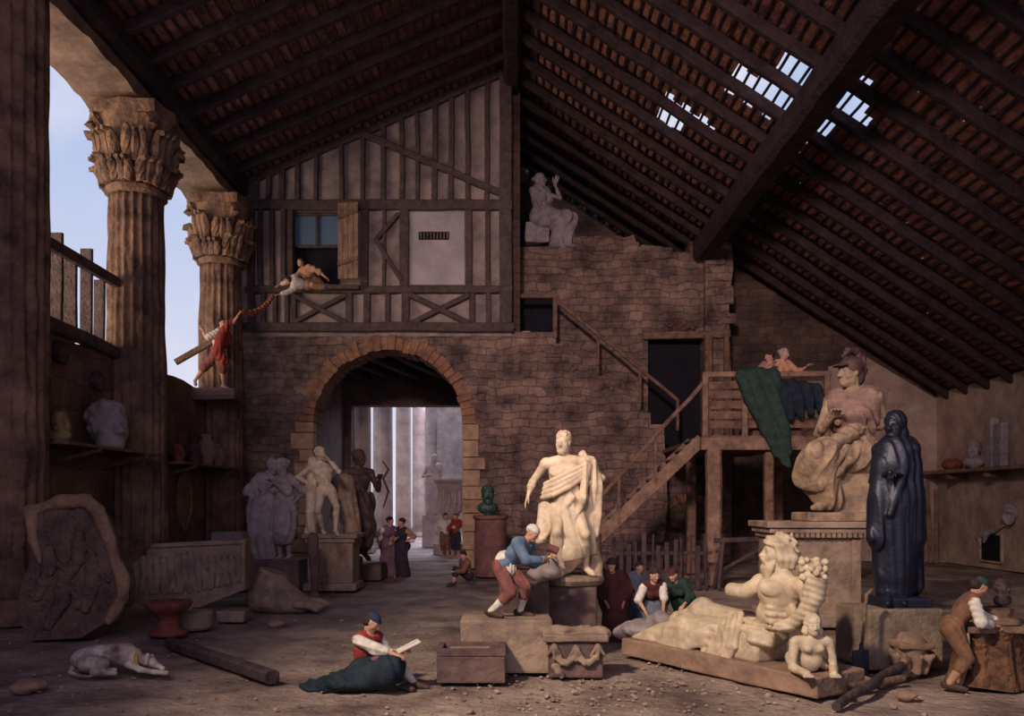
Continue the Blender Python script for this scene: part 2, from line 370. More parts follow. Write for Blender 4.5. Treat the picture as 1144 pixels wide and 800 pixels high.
# rough projecting stones on the arch wall
m = MB()
for _ in range(120):
    x = rr.uniform(gx(525), gx(735)); z = rr.uniform(.3, 8.6)
    lim = 371 + 116 * ((x * F / YG + CX) - 606) / 136 if (x * F / YG + CX) > 606 else 371
    if HY - (z + .4 - EYE) * F / YG < lim + 10: continue
    wq = rr.uniform(.25, .6); h = rr.uniform(.18, .34)
    m.box((x, YG - rr.uniform(.02, .07), z), (x + wq, YG + .3, z + h), bev=.03, jit=.02)
m.build('projecting_stones', stone_w, aw)
# ---- stone steps between the arch wall and the taller ruined wall
m = MB()
for i in range(12):
    t0 = i / 12; x0 = gx(600 + 146 * t0); x1 = gx(600 + 146 * (i + 1) / 12); zt = gz(380 + 112 * t0)
    m.box((x0, YG + 1.3, 0), (x1, YG + 3.0, zt))
struct(m.build('stairs_upper', stone_w))
# ---- taller ruined wall and pier (front face Y 32.0)
YW = 32.0
P = [(556, 800), (556, 277), (640, 274), (644, 263), (700, 264), (708, 262), (712, 274), (728, 280), (770, 282), (771, 270), (815, 268), (816, 300), (812, 340), (816, 480), (814, 800)]
P2 = [(gx(x, YW), max(0, gz(y, YW))) for x, y in P]
m = MB()                                   # split round the dark doorway (725-785, 378-520)
def W(x, y): return (gx(x, YW), max(0, gz(y, YW)))
m.prism([W(556, 640), W(556, 277), W(640, 274), W(644, 264), W(700, 265), W(708, 262), W(712, 274), W(724, 280), W(724, 640)], YW, YW + 1.0)
m.prism([W(724, 378), W(724, 280), W(770, 282), W(771, 270), W(786, 269), W(786, 378)], YW, YW + 1.0)
m.prism([W(786, 640), W(786, 269), W(815, 268), W(817, 300), W(812, 340), W(816, 480), W(814, 640)], YW - .3, YW + 1.0)
m.prism([W(724, 640), W(724, 520), W(786, 520), W(786, 640)], YW, YW + 1.0)
tw = struct(m.build('wall_ruin', stone_w))
m = MB()
for i in range(40):
    x = 640 + rr.uniform(-8, 100); y = 276 + rr.uniform(-6, 2) + (10 if x > 712 else 0); s_ = rr.uniform(.35, .75)
    x = min(x, 762); c = Vector((gx(x, YW), YW + rr.uniform(.2, .7), gz(y, YW)))
    m.box(c - Vector((s_ * .8, .3, s_ * .4)), c + Vector((s_ * .8, .3, s_ * .4)), bev=.08, jit=.05)
tag(m.build('broken_coping', stone_w, tw), kind='stuff')
m = MB()
for x, y, h in ((787, 285, 14), (792, 300, 16), (797, 322, 20), (788, 345, 16), (800, 352, 12), (789, 362, 10)):
    m.box((gx(x, YW), YW - .38, gz(y + h, YW)), (gx(x + 20, YW), YW, gz(y, YW)), bev=.04, jit=.02)
m.build('pier_stones', stone_w, tw)
# door post / old timber beside the doorway
m = MB(); m.beam(W(788, 378)[:1] + (YW - .5, W(788, 378)[1]), (gx(788, YW), YW - .5, gz(500, YW)), .3, .3)
m.beam((gx(808, YW), YW - .5, gz(376, YW)), (gx(808, YW), YW - .5, gz(500, YW)), .2, .2)
m.beam((gx(718, YW), YW - .12, gz(376, YW)), (gx(812, YW), YW - .45, gz(376, YW)), .25, .3)
m.build('door_frame', wood_m, tw)
# ---- rear gable wall, right part, and right wall
m = MB()
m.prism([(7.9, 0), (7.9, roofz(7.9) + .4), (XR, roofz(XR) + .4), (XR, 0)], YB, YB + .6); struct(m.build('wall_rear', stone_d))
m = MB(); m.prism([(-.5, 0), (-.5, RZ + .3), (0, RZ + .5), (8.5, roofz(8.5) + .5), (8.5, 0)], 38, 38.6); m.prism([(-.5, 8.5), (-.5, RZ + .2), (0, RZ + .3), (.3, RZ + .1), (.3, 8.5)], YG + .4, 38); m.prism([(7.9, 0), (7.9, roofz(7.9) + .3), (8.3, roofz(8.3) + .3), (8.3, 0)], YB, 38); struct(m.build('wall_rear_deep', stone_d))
m = MB(); m.prism([(-6, 0), (YB, 0), (YB, roofz(17.6) + .2), (-6, roofz(17.6) + .2)], 17.6, 18.2, axis='x'); struct(m.build('wall_right', plaster_r))
# pale rear wall plaster right of the platform, its lit look painted in
m = MB(); m.prism([(gx(915, YB), .0), (gx(925, YB), gz(410, YB)), (gx(965, YB), gz(398, YB)), (gx(1046, YB), gz(446, YB)), (17.6, 0)], YB - .05, YB + .01); m.build('lit_plaster_patch', plaster_r, bpy.data.objects['wall_rear'])
# closing wall of the loft behind the gable + dark floor of the loft
m = MB(); m.box((-10.5, 30.95, 8.4), (0, 34, 8.7)); struct(m.build('ceiling_loft', wood_dark))
# ---- half timbered gable
T = [(278, 362), (278, 209), (572, 84 - 6), (572, 362)]
gb = struct(tag(bpy.data.objects.new('wall_gable', None))); C.objects.link(gb)
m = MB()
yb0, yb1 = YG - .05, YG + .35
def gpoly(mm, pts): mm.prism([(gx(x), gz(y)) for x, y in pts], yb0, yb1)
def ry(x): return HY - (roofz(gx(x)) + .25 - EYE) * F / YG
gpoly(m, [(262, 237), (262, ry(262)), (572, ry(572)), (572, 237)])
gpoly(m, [(265, 322), (265, 237), (327, 237), (327, 322)]); gpoly(m, [(381, 322), (381, 237), (572, 237), (572, 322)])
gpoly(m, [(262, 376), (262, 322), (572, 322), (572, 376)])
m.build('plaster_infill', plaster, gb)
m = MB(); m.prism([(gx(459), gz(319)), (gx(459), gz(238)), (gx(519), gz(238)), (gx(519), gz(319))], yb0 - .05, yb0); m.build('blank_panel', plaster_pale, gb)
m = MB(); m.box((gx(468), yb0 - .09, gz(269)), (gx(502), yb0 - .02, gz(260)), bev=.03); m.build('slot_vent', black_m, gb)  # vent slot as a black bar, its shade painted
m = MB()
for i in range(9): m.box((gx(470 + i * 3.7), yb0 - .12, gz(268)), (gx(471.2 + i * 3.7), yb0 - .05, gz(261)))
m.build('vent_bars', wood_m, gb)
def stud(x, y0, y1, wd=6, nm='post', dx=0, y=-.13):
    q = MB(); q.beam((gx(x), YG + y, gz(y1)), (gx(x + dx), YG + y, gz(y0)), wd / 30.4, .2, up=(0, 1, 0), wob=.015); q.build(nm, timber, gb)
for x in (287, 301, 316, 334, 354, 383, 406, 429, 450, 467, 486, 504, 523, 544): stud(x, ry(x) + 4, 229, random.uniform(5.0, 7.2), dx=random.uniform(-1.5, 1.5))
stud(565, ry(565) + 3, 371, 14, y=-.16); stud(282, ry(282) + 2, 371, 8, y=-.16)
for x, wd in ((292, 5), (305, 5), (318, 6), (326, 6), (408, 9), (430, 4), (451, 8), (455, 5), (524, 8), (545, 6)): stud(x, 236, 322, wd)
for x, wd in ((296, 5), (309, 5), (322, 5), (330, 5), (391, 8), (411, 8), (434, 6), (454, 9), (528, 7), (546, 6)): stud(x, 329, 365, wd)
def rail(x0, y0, x1, y1, wd, nm='rail', y=-.18):
    q = MB(); q.beam((gx(x0), YG + y, gz(y0)), (gx(x1), YG + y, gz(y1)), wd / 30.4, .2, up=(0, 1, 0), wob=.02); q.build(nm, timber, gb)
rail(276, 231, 572, 231, 11); rail(276, 325, 572, 325, 8); rail(272, 367, 574, 367, 10, y=-.22)
for a in ((402, 150, 560, 218, 7), (446, 240, 421, 270, 5), (421, 270, 450, 316, 5), (330, 331, 388, 362, 5), (330, 362, 388, 331, 5), (458, 331, 524, 363, 6), (458, 363, 524, 331, 6)): rail(*a, nm='brace')
rail(278, ry(278) + 6, 566, ry(566) + 6, 8, 'raking_rail')
# window with its frame, panes and open board shutter
wn = bpy.data.objects.new('window_1', None); C.objects.link(wn); struct(wn); wn.parent = gb
m = MB(); m.box((gx(318), YG + .42, gz(326)), (gx(392), YG + 1.3, gz(233))); m.build('black_room_box', black_m, wn)  # black box behind the window; the room's darkness is its colour
m = MB()
for a in ((327, 237, 327, 322), (381, 237, 381, 322), (327, 239, 381, 239), (331, 275, 381, 275), (354, 240, 354, 275)): m.beam((gx(a[0]), YG + .05, gz(a[1])), (gx(a[2]), YG + .05, gz(a[3])), .11, .1, up=(0, 1, 0))
m.build('window_frame', timber, wn)
glass = bpy.data.materials.new('old_blue_glass'); glass.use_nodes = True; g_ = glass.node_tree.nodes['Principled BSDF']
g_.inputs['Base Color'].default_value = (.09, .15, .22, 1); g_.inputs['Roughness'].default_value = .3
for a, b in ((329, 353), (355, 380)):
    m = MB(); m.box((gx(a), YG + .12, gz(274)), (gx(b), YG + .15, gz(240))); m.build('pane', glass, wn)
sh = empty('board_shutter', (gx(381), YG - .50, gz(316)), 'open pale board shutter hanging right of the upper window', 'shutter')
m = MB()
for i in range(4): m.box((i * .19, -.03, 0), (i * .19 + .18, .03, 2.75), bev=.01)
m.build('boards', wood_l, sh)
for z in (.5, 2.2):
    m = MB(); m.beam((0, -.06, z), (.74, -.06, z + .22), .12, .05, up=(0, 1, 0)); m.build('batten', wood_m, sh)
sh.rotation_euler = (0, 0, -.12)
m = MB(); m.box((gx(322), YG - .55, gz(327)), (gx(404), YG - .2, gz(322)), bev=.02); m.build('sill', timber, wn)
# ---- the hall seen through the arch
m = MB(); m.box((-11.6, YG + 1.2, 0), (-10.6, 76, 9)); 
m = MB(); m.box((-10.0, YG + 1.3, 8.4), (1.2, 37.2, 8.7)); hc = struct(m.build('ceiling_hall', wood_dark))
for i in range(9):
    m = MB(); x = -9.4 + i * 1.2; m.beam((x, YG + 1.3, 8.2), (x + 1.6, 37.2, 8.2), .3, .35); m.build('joist', wood_dark, hc)
m = MB(); m.box((-11, 37.2, 6.9), (3, 37.9, 9.4)); struct(m.build('wall_hall_lintel', ped_dark))
m = MB(); m.box((-8.3, YG + 1.3, 0), (-7.75, 37.2, 8.6)); struct(m.build('wall_hall_left', ped_dark))
m = MB(); m.box((-9.6, 37.2, 0), (-7.42, 37.9, 6.95)); struct(m.build('wall_hall_jamb', ped_dark))
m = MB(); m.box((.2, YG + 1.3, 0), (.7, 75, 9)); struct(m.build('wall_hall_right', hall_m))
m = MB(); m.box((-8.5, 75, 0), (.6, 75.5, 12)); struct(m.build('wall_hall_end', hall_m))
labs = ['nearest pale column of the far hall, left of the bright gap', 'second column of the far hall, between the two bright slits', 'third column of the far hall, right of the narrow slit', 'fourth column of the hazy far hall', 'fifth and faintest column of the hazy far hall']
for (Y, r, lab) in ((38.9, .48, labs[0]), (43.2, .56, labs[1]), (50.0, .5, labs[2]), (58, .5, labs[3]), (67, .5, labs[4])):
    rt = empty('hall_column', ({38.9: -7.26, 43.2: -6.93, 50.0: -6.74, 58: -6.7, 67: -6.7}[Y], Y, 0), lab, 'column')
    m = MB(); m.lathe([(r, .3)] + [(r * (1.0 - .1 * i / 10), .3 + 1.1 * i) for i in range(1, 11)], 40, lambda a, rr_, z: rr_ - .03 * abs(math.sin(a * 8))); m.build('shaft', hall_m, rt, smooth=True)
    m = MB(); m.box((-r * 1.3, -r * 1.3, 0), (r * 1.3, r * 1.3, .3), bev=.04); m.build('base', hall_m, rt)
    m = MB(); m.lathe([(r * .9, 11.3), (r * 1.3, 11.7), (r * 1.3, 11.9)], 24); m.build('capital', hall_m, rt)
# ================================================================ sculpting: smooth unions of tapered bones, meshed as one continuous surface
def V(*a): return np.array(a[0] if len(a) == 1 else a, dtype=np.float64)
def nrm(v):
    v = V(v); return v / max(1e-9, np.linalg.norm(v))
class Sculpt:
    def __init__(s, vox): s.vox = vox; s.p = []
    def add(s, fn, lo, hi, k=.02, mode='u', disp=None): s.p.append((fn, V(lo), V(hi), k, mode, disp)); return s
    def cone(s, a, b, ra, rb, k=.02, mode='u', disp=None, flat=False, sq=None):
        a = V(a); b = V(b); ab = b - a; L2 = max(1e-9, ab @ ab); L = math.sqrt(L2); m = max(ra, rb)
        if sq is not None: ax, f = nrm(sq[0]), sq[1]          # flatten across axis sq[0] by factor f (<1 thinner)
        def fn(P):
            q = P - a; t = (q @ ab) / L2; tc_ = np.clip(t, 0, 1); r = q - tc_[..., None] * ab
            if sq is not None: r = r + (r @ ax)[..., None] * ax * (1 / f - 1)
            d = np.linalg.norm(r, axis=-1) - (ra + (rb - ra) * tc_)
            if sq is not None: d = d * min(1, f * 1.15)
            if flat: d = np.maximum(d, np.maximum(-t, t - 1) * L)
            return d
        m2 = m * (max(1, 1) if sq is None or sq[1] <= 1 else sq[1])
        return s.add(fn, np.minimum(a, b) - m2, np.maximum(a, b) + m2, k, mode, disp)
    def chain(s, pts, rad, k=.02, **kw):
        for i in range(len(pts) - 1): s.cone(pts[i], pts[i + 1], rad[i], rad[i + 1], k, **kw)
        return s
    def ball(s, c, r, k=.02, mode='u', disp=None): return s.ell(c, (r, r, r), k=k, mode=mode, disp=disp)
    def ell(s, c, r, R=None, k=.02, mode='u', disp=None):
        c = V(c); r = V(r); R = np.eye(3) if R is None else np.array(R)   # rows of R = local axes
        def fn(P):
            q = (P - c) @ R.T; k0 = np.linalg.norm(q / r, axis=-1); k1 = np.linalg.norm(q / (r * r), axis=-1)
            return k0 * (k0 - 1) / np.maximum(k1, 1e-9)
        e = np.sqrt(((R.T * r) ** 2).sum(1)); return s.add(fn, c - e, c + e, k, mode, disp)
    def box(s, c, h, R=None, rnd=.01, k=.01, mode='u', disp=None):
        c = V(c); h = V(h) - rnd; R = np.eye(3) if R is None else np.array(R)
        def fn(P):
            q = np.abs((P - c) @ R.T) - h
            return np.linalg.norm(np.maximum(q, 0), axis=-1) + np.minimum(q.max(-1), 0) - rnd
        e = np.abs(R.T * (h + rnd)).sum(1); return s.add(fn, c - e, c + e, k, mode, disp)
    def mesh(s):
        v = s.vox; ups = [p for p in s.p if p[4] == 'u']
        pad = v * 3 + .02
        lo = np.min([p[1] for p in ups], 0) - pad; hi = np.max([p[2] for p in ups], 0) + pad
        n = np.ceil((hi - lo) / v).astype(int) + 1
        G = np.full(n, 1.0, dtype=np.float32)
        ax = [lo[i] + v * np.arange(n[i]) for i in range(3)]
        for fn, a, b, k, mode, disp in s.p:
            m = k + v * 2.5 + (.03 if disp else 0)
            i0 = np.clip(((a - m - lo) / v).astype(int), 0, n - 1); i1 = np.clip(np.ceil((b + m - lo) / v).astype(int) + 1, 1, n)
            if (i1 <= i0).any(): continue
            P = np.stack(np.meshgrid(*[ax[i][i0[i]:i1[i]] for i in range(3)], indexing='ij'), -1)
            d = fn(P)
            if disp: d = d + disp(P)
            sl = tuple(slice(i0[i], i1[i]) for i in range(3)); g = G[sl]
            if mode == 'u':
                h = np.maximum(k - np.abs(g - d), 0) / max(k, 1e-6); G[sl] = np.minimum(g, d) - h * h * k * .25
            elif mode == 'i': G[sl] = np.maximum(g, d)
            else:
                d = -d; h = np.maximum(k - np.abs(g - d), 0) / max(k, 1e-6); G[sl] = np.maximum(g, d) + h * h * k * .25
        return nets(G, lo, v)
    def build(s, name, m, parent=None, extra=(), off=None):
        vs, qs = s.mesh(); return link_arrays(name, [(vs, qs)] + list(extra), m, parent)
def nets(G, lo, v):
    ins = G < 0; c = [ins[i:ins.shape[0] - 1 + i, j:ins.shape[1] - 1 + j, k:ins.shape[2] - 1 + k] for i in (0, 1) for j in (0, 1) for k in (0, 1)]
    sm = sum(x.astype(np.int8) for x in c); act = (sm > 0) & (sm < 8); I = np.argwhere(act)
    idx = np.full(act.shape, -1, dtype=np.int64); idx[act] = np.arange(len(I))
    acc = np.zeros((len(I), 3)); cnt = np.zeros(len(I))
    for d in range(3):
        o = [x for x in range(3) if x != d]
        for a in (0, 1):
            for b in (0, 1):
                p0 = np.zeros(3, int); p0[o[0]] = a; p0[o[1]] = b; p1 = p0.copy(); p1[d] = 1
                A = G[tuple((I + p0).T)].astype(float); B = G[tuple((I + p1).T)].astype(float); x = (A < 0) != (B < 0)
                t = np.where(x, A / np.where(x, A - B, 1), 0); pt = np.tile(p0.astype(float), (len(I), 1)); pt[:, d] = t
                acc += np.where(x[:, None], pt, 0); cnt += x
    verts = lo + v * (I + acc / np.maximum(cnt, 1)[:, None]); quads = []
    for d in range(3):
        o = [(d + 1) % 3, (d + 2) % 3]
        s0 = [slice(None)] * 3; s1 = [slice(None)] * 3; s0[d] = slice(0, -1); s1[d] = slice(1, None)
        e = ins[tuple(s0)] != ins[tuple(s1)]; E = np.argwhere(e)
        E = E[(E[:, o[0]] > 0) & (E[:, o[1]] > 0) & (E[:, o[0]] < G.shape[o[0]] - 1) & (E[:, o[1]] < G.shape[o[1]] - 1)]
        if not len(E): continue
        u = np.zeros(3, int); u[o[0]] = 1; w_ = np.zeros(3, int); w_[o[1]] = 1
        q = np.stack([idx[tuple((E - u - w_).T)], idx[tuple((E - w_).T)], idx[tuple(E.T)], idx[tuple((E - u).T)]], 1)
        flip = ins[tuple(E.T)]; q[~flip] = q[~flip][:, ::-1]; quads.append(q)
    q = np.concatenate(quads) if quads else np.zeros((0, 4), int)
    return verts, q[(q >= 0).all(1)]
def link_arrays(name, parts, m, parent=None, smooth=True):
    vs = []; qs = []; n = 0
    for a, b in parts: vs.append(a); qs.append(b + n); n += len(a)
    vs = np.concatenate(vs); qs = np.concatenate(qs)
    me = bpy.data.meshes.new(name); me.vertices.add(len(vs)); me.vertices.foreach_set('co', vs.astype(np.float32).ravel())
    me.loops.add(len(qs) * 4); me.loops.foreach_set('vertex_index', qs.astype(np.int32).ravel())
    me.polygons.add(len(qs)); me.polygons.foreach_set('loop_start', np.arange(len(qs), dtype=np.int32) * 4)
    me.update(calc_edges=True); me.validate()
    return link(name, me, m, parent, smooth)
def folds(amp, freq, d=(.8, .6, 0), warp=1.3, z=3.0, ph=0.0, sharp=True):
    """cloth folds running across direction d"""
    d = nrm(d)
    def f(P):
        a = (P @ d) * freq + ph + warp * np.sin(P[..., 2] * z + P[..., 0] * 1.7 + ph)
        b = np.sin(a); b2 = np.sin(a * 1.83 + 1.1 + np.sin(P[..., 2] * z * 1.6))
        return amp * ((np.abs(b) * 1.5 - .75) if sharp else b) * .75 + amp * .45 * b2
    return f
def lumps(amp, f):
    def g(P): return amp * (np.sin(P[..., 0] * f + 1.3 * np.sin(P[..., 1] * f)) * np.sin(P[..., 1] * f * .9 + 1) + np.sin(P[..., 2] * f * 1.1 + P[..., 0] * f * .7)) * .5
    return g
def basis(f, up=(0, 0, 1)):
    f = nrm(f); l = np.cross(V(up), f)
    if np.linalg.norm(l) < 1e-3: l = V(1, 0, 0)
    l = nrm(l); return l, f, np.cross(f, l)       # left, forward, up  (left x forward = -up handled below)
def face(S, c, B, hs, beard=None, k=None):
    """head with eyes, nose, mouth, ears; c centre, B = (left, forward, up), hs = head height"""
    l, f, u = B; k = k or .035 * hs / .23
    def p(x, y, z): return c + (l * x + f * y + u * z) * hs
    R = np.array([l, f, u])
    S.ell(p(0, -.06, .12), V(.32, .41, .37) * hs, R, k)
    S.ell(p(0, .09, -.14), V(.25, .29, .35) * hs, R, k * 1.4)
    S.ball(p(0, .27, -.40), .10 * hs, k); S.cone(p(-.16, .10, -.34), p(0, .27, -.40), .09 * hs, .09 * hs, k); S.cone(p(.16, .10, -.34), p(0, .27, -.40), .09 * hs, .09 * hs, k)
    for x in (-1, 1):
        S.ball(p(.17 * x, .22, -.13), .12 * hs, k)
    S.cone(p(-.17, .32, .07), p(.17, .32, .07), .06 * hs, .06 * hs, k * .6)
    for x in (-1, 1):
        S.ball(p(.135 * x, .43, -.015), .072 * hs, k * .4, mode='s'); S.ball(p(.135 * x, .32, -.02), .068 * hs, k * .2)
        S.ell(p(.33 * x, -.02, -.05), V(.045, .09, .13) * hs, R, k * .3)
    S.cone(p(0, .38, .05), p(0, .50, -.13), .04 * hs, .065 * hs, k * .4)
    S.cone(p(-.06, .42, -.15), p(.06, .42, -.15), .045 * hs, .045 * hs, k * .4)
    S.cone(p(-.085, .37, -.235), p(.085, .37, -.235), .035 * hs, .035 * hs, k * .2); S.cone(p(-.07, .36, -.295), p(.07, .36, -.295), .04 * hs, .04 * hs, k * .2)
    S.cone(p(-.09, .44, -.265), p(.09, .44, -.265), .016 * hs, .016 * hs, k * .1, mode='s')
    if beard:
        bl = beard
        S.ell(p(0, .16, -.36 - .06 * bl), V(.25, .24, .20 + .10 * bl) * hs, R, k, disp=lumps(.035 * hs, 26 / hs))
        if bl > .8:
            for i in range(7):
                x = -.21 + .07 * i; S.chain([p(x, .25, -.30), p(x * .85, .33 + .02 * (i % 2), -.52), p(x * .5, .30, -.60 - .24 * bl + .4 * abs(x))], V(.075, .07, .03) * hs, k * .3)
        S.cone(p(0, .44, -.21), p(.17, .30, -.30), .045 * hs, .05 * hs, k * .3); S.cone(p(0, .44, -.21), p(-.17, .30, -.30), .045 * hs, .05 * hs, k * .3)
def hair(S, c, B, hs, style='short', k=None):
    l, f, u = B; k = k or .03 * hs / .23; R = np.array([l, f, u])
    def p(x, y, z): return c + (l * x + f * y + u * z) * hs
    cur = lumps(.035 * hs, 24 / hs)
    if style in ('short', 'curly', 'bun', 'long', 'bald'):
        S.ell(p(0, -.10, .18), V(.37, .44, .38) * hs, R, k, disp=cur if style != 'long' else lumps(.02 * hs, 18 / hs))
        S.ell(p(0, -.26, -.08), V(.30, .26, .26) * hs, R, k, disp=cur)
        S.ell(p(0, .46, -.20), V(.34, .30, .36) * hs, R, k * .3, mode='s')          # leave the face free
    if style == 'bun': S.ball(p(0, -.58, .12), .17 * hs, k, disp=cur)
    if style == 'long':
        for x in (-1, 1): S.chain([p(.28 * x, -.1, .05), p(.33 * x, -.15, -.3), p(.28 * x, -.2, -.62)], V(.16, .17, .1) * hs, k, disp=cur)
    if style == 'curly':
        q = random.Random(3)
        for i in range(44):
            a = q.uniform(-3.1, 3.1); e = q.uniform(.05, 1.3); x = math.sin(a) * math.cos(e); y = math.cos(a) * math.cos(e); z = math.sin(e)
            if y > .2 and z < .45: continue
            S.ball(p(.37 * x, -.09 + .44 * y, .14 + .40 * z), q.uniform(.06, .09) * hs, k * .25)
    if style in ('cap', 'turban'):
        S.ell(p(0, -.07, .26), V(.36, .43, .30) * hs, R, k, disp=lumps(.012 * hs, 14 / hs))
        if style == 'turban':
            S.ell(p(0, -.04, .17), V(.40, .47, .13) * hs, R, k, disp=folds(.02 * hs, 26 / hs, u)); S.ell(p(0, -.35, .05), V(.2, .18, .2) * hs, R, k)
        else: S.ell(p(0, .30, .20), V(.28, .22, .05) * hs, R, k * .4)
    if style == 'hat':
        S.ell(p(0, -.05, .34), V(.34, .40, .30) * hs, R, k); S.ell(p(0, -.03, .20), V(.62, .66, .06) * hs, R, k * .5)
    if style == 'helmet':
        S.ell(p(0, -.08, .17), V(.40, .48, .44) * hs, R, k); S.ell(p(0, -.34, -.22), V(.30, .22, .3) * hs, R, k)
        S.ell(p(0, .46, -.20), V(.34, .30, .34) * hs, R, k * .2, mode='s')
        S.ell(p(0, .42, .22), V(.34, .24, .045) * hs, R, k * .3)
        S.chain([p(0, .30, .56), p(0, .05, .80), p(0, -.30, .78), p(0, -.58, .48), p(0, -.66, .05), p(0, -.56, -.35)], V(.06, .12, .13, .13, .11, .05) * hs, k * .5, disp=lumps(.02 * hs, 30 / hs))
def hand(w, d, pn, L, side, curl=.35, vox=None, spread=.12):
    """five separate bent fingers; w wrist, d direction, pn palm normal, L hand length, side +1 thumb towards pn x d"""
    d = nrm(d); pn = V(pn); pn = nrm(pn - d * (pn @ d)) if np.linalg.norm(pn - d * (pn @ d)) > 1e-3 else nrm(np.cross(d, V(.3, .8, .5))); t = np.cross(pn, d) * side
    w = V(w); S = Sculpt(vox or L / 30)
    for i in range(4):
        o = (.5 - i / 3) * .34 * L; S.cone(w + t * o * .55 + d * .04 * L, w + t * o + d * .46 * L, .10 * L, .075 * L, .04 * L)
    S.cone(w - d * .12 * L, w + d * .1 * L, .13 * L, .12 * L, .05 * L)
    for i, fl_ in enumerate((.43, .49, .45, .35)):
        o = (.5 - i / 3) * .34 * L; p = w + t * o + d * .46 * L; a = curl * .5; dd = d + t * (o / L) * spread * 2
        for j, q in enumerate((.45, .31, .24)):
            dirn = nrm(dd * math.cos(a) + pn * math.sin(a)); n = p + dirn * fl_ * q * L; S.cone(p, n, (.056, .05, .044)[j] * L, (.05, .044, .036)[j] * L, .006 * L); p = n; a += curl * 1.1
    p = w + t * .12 * L + d * .10 * L
    for j, (q, tt, dd, pp) in enumerate(((.26, .85, .75, .25), (.2, .35, 1, .35 + curl * .3), (.16, .05, 1, .35 + curl * .5))):
        n = p + nrm(t * tt + d * dd + pn * pp) * q * L; S.cone(p, n, (.085, .06, .05)[j] * L, (.062, .052, .038)[j] * L, .02 * L); p = n
    return S.mesh()
def ik(a, b, l1, l2, pole):
    a = V(a); b = V(b); d = b - a; L = np.linalg.norm(d); mx_ = (l1 + l2) * .995
    if L > mx_: b = a + d / L * mx_; L = mx_; d = b - a
    L = max(L, abs(l1 - l2) + 1e-3); u = nrm(d); x = (l1 * l1 - l2 * l2 + L * L) / (2 * L); h = math.sqrt(max(0, l1 * l1 - x * x))
    q = V(pole); q = q - u * (q @ u); q = nrm(q) if np.linalg.norm(q) > 1e-6 else nrm(np.cross(u, V(.3, .5, .9)))
    return a + u * x + q * h, b
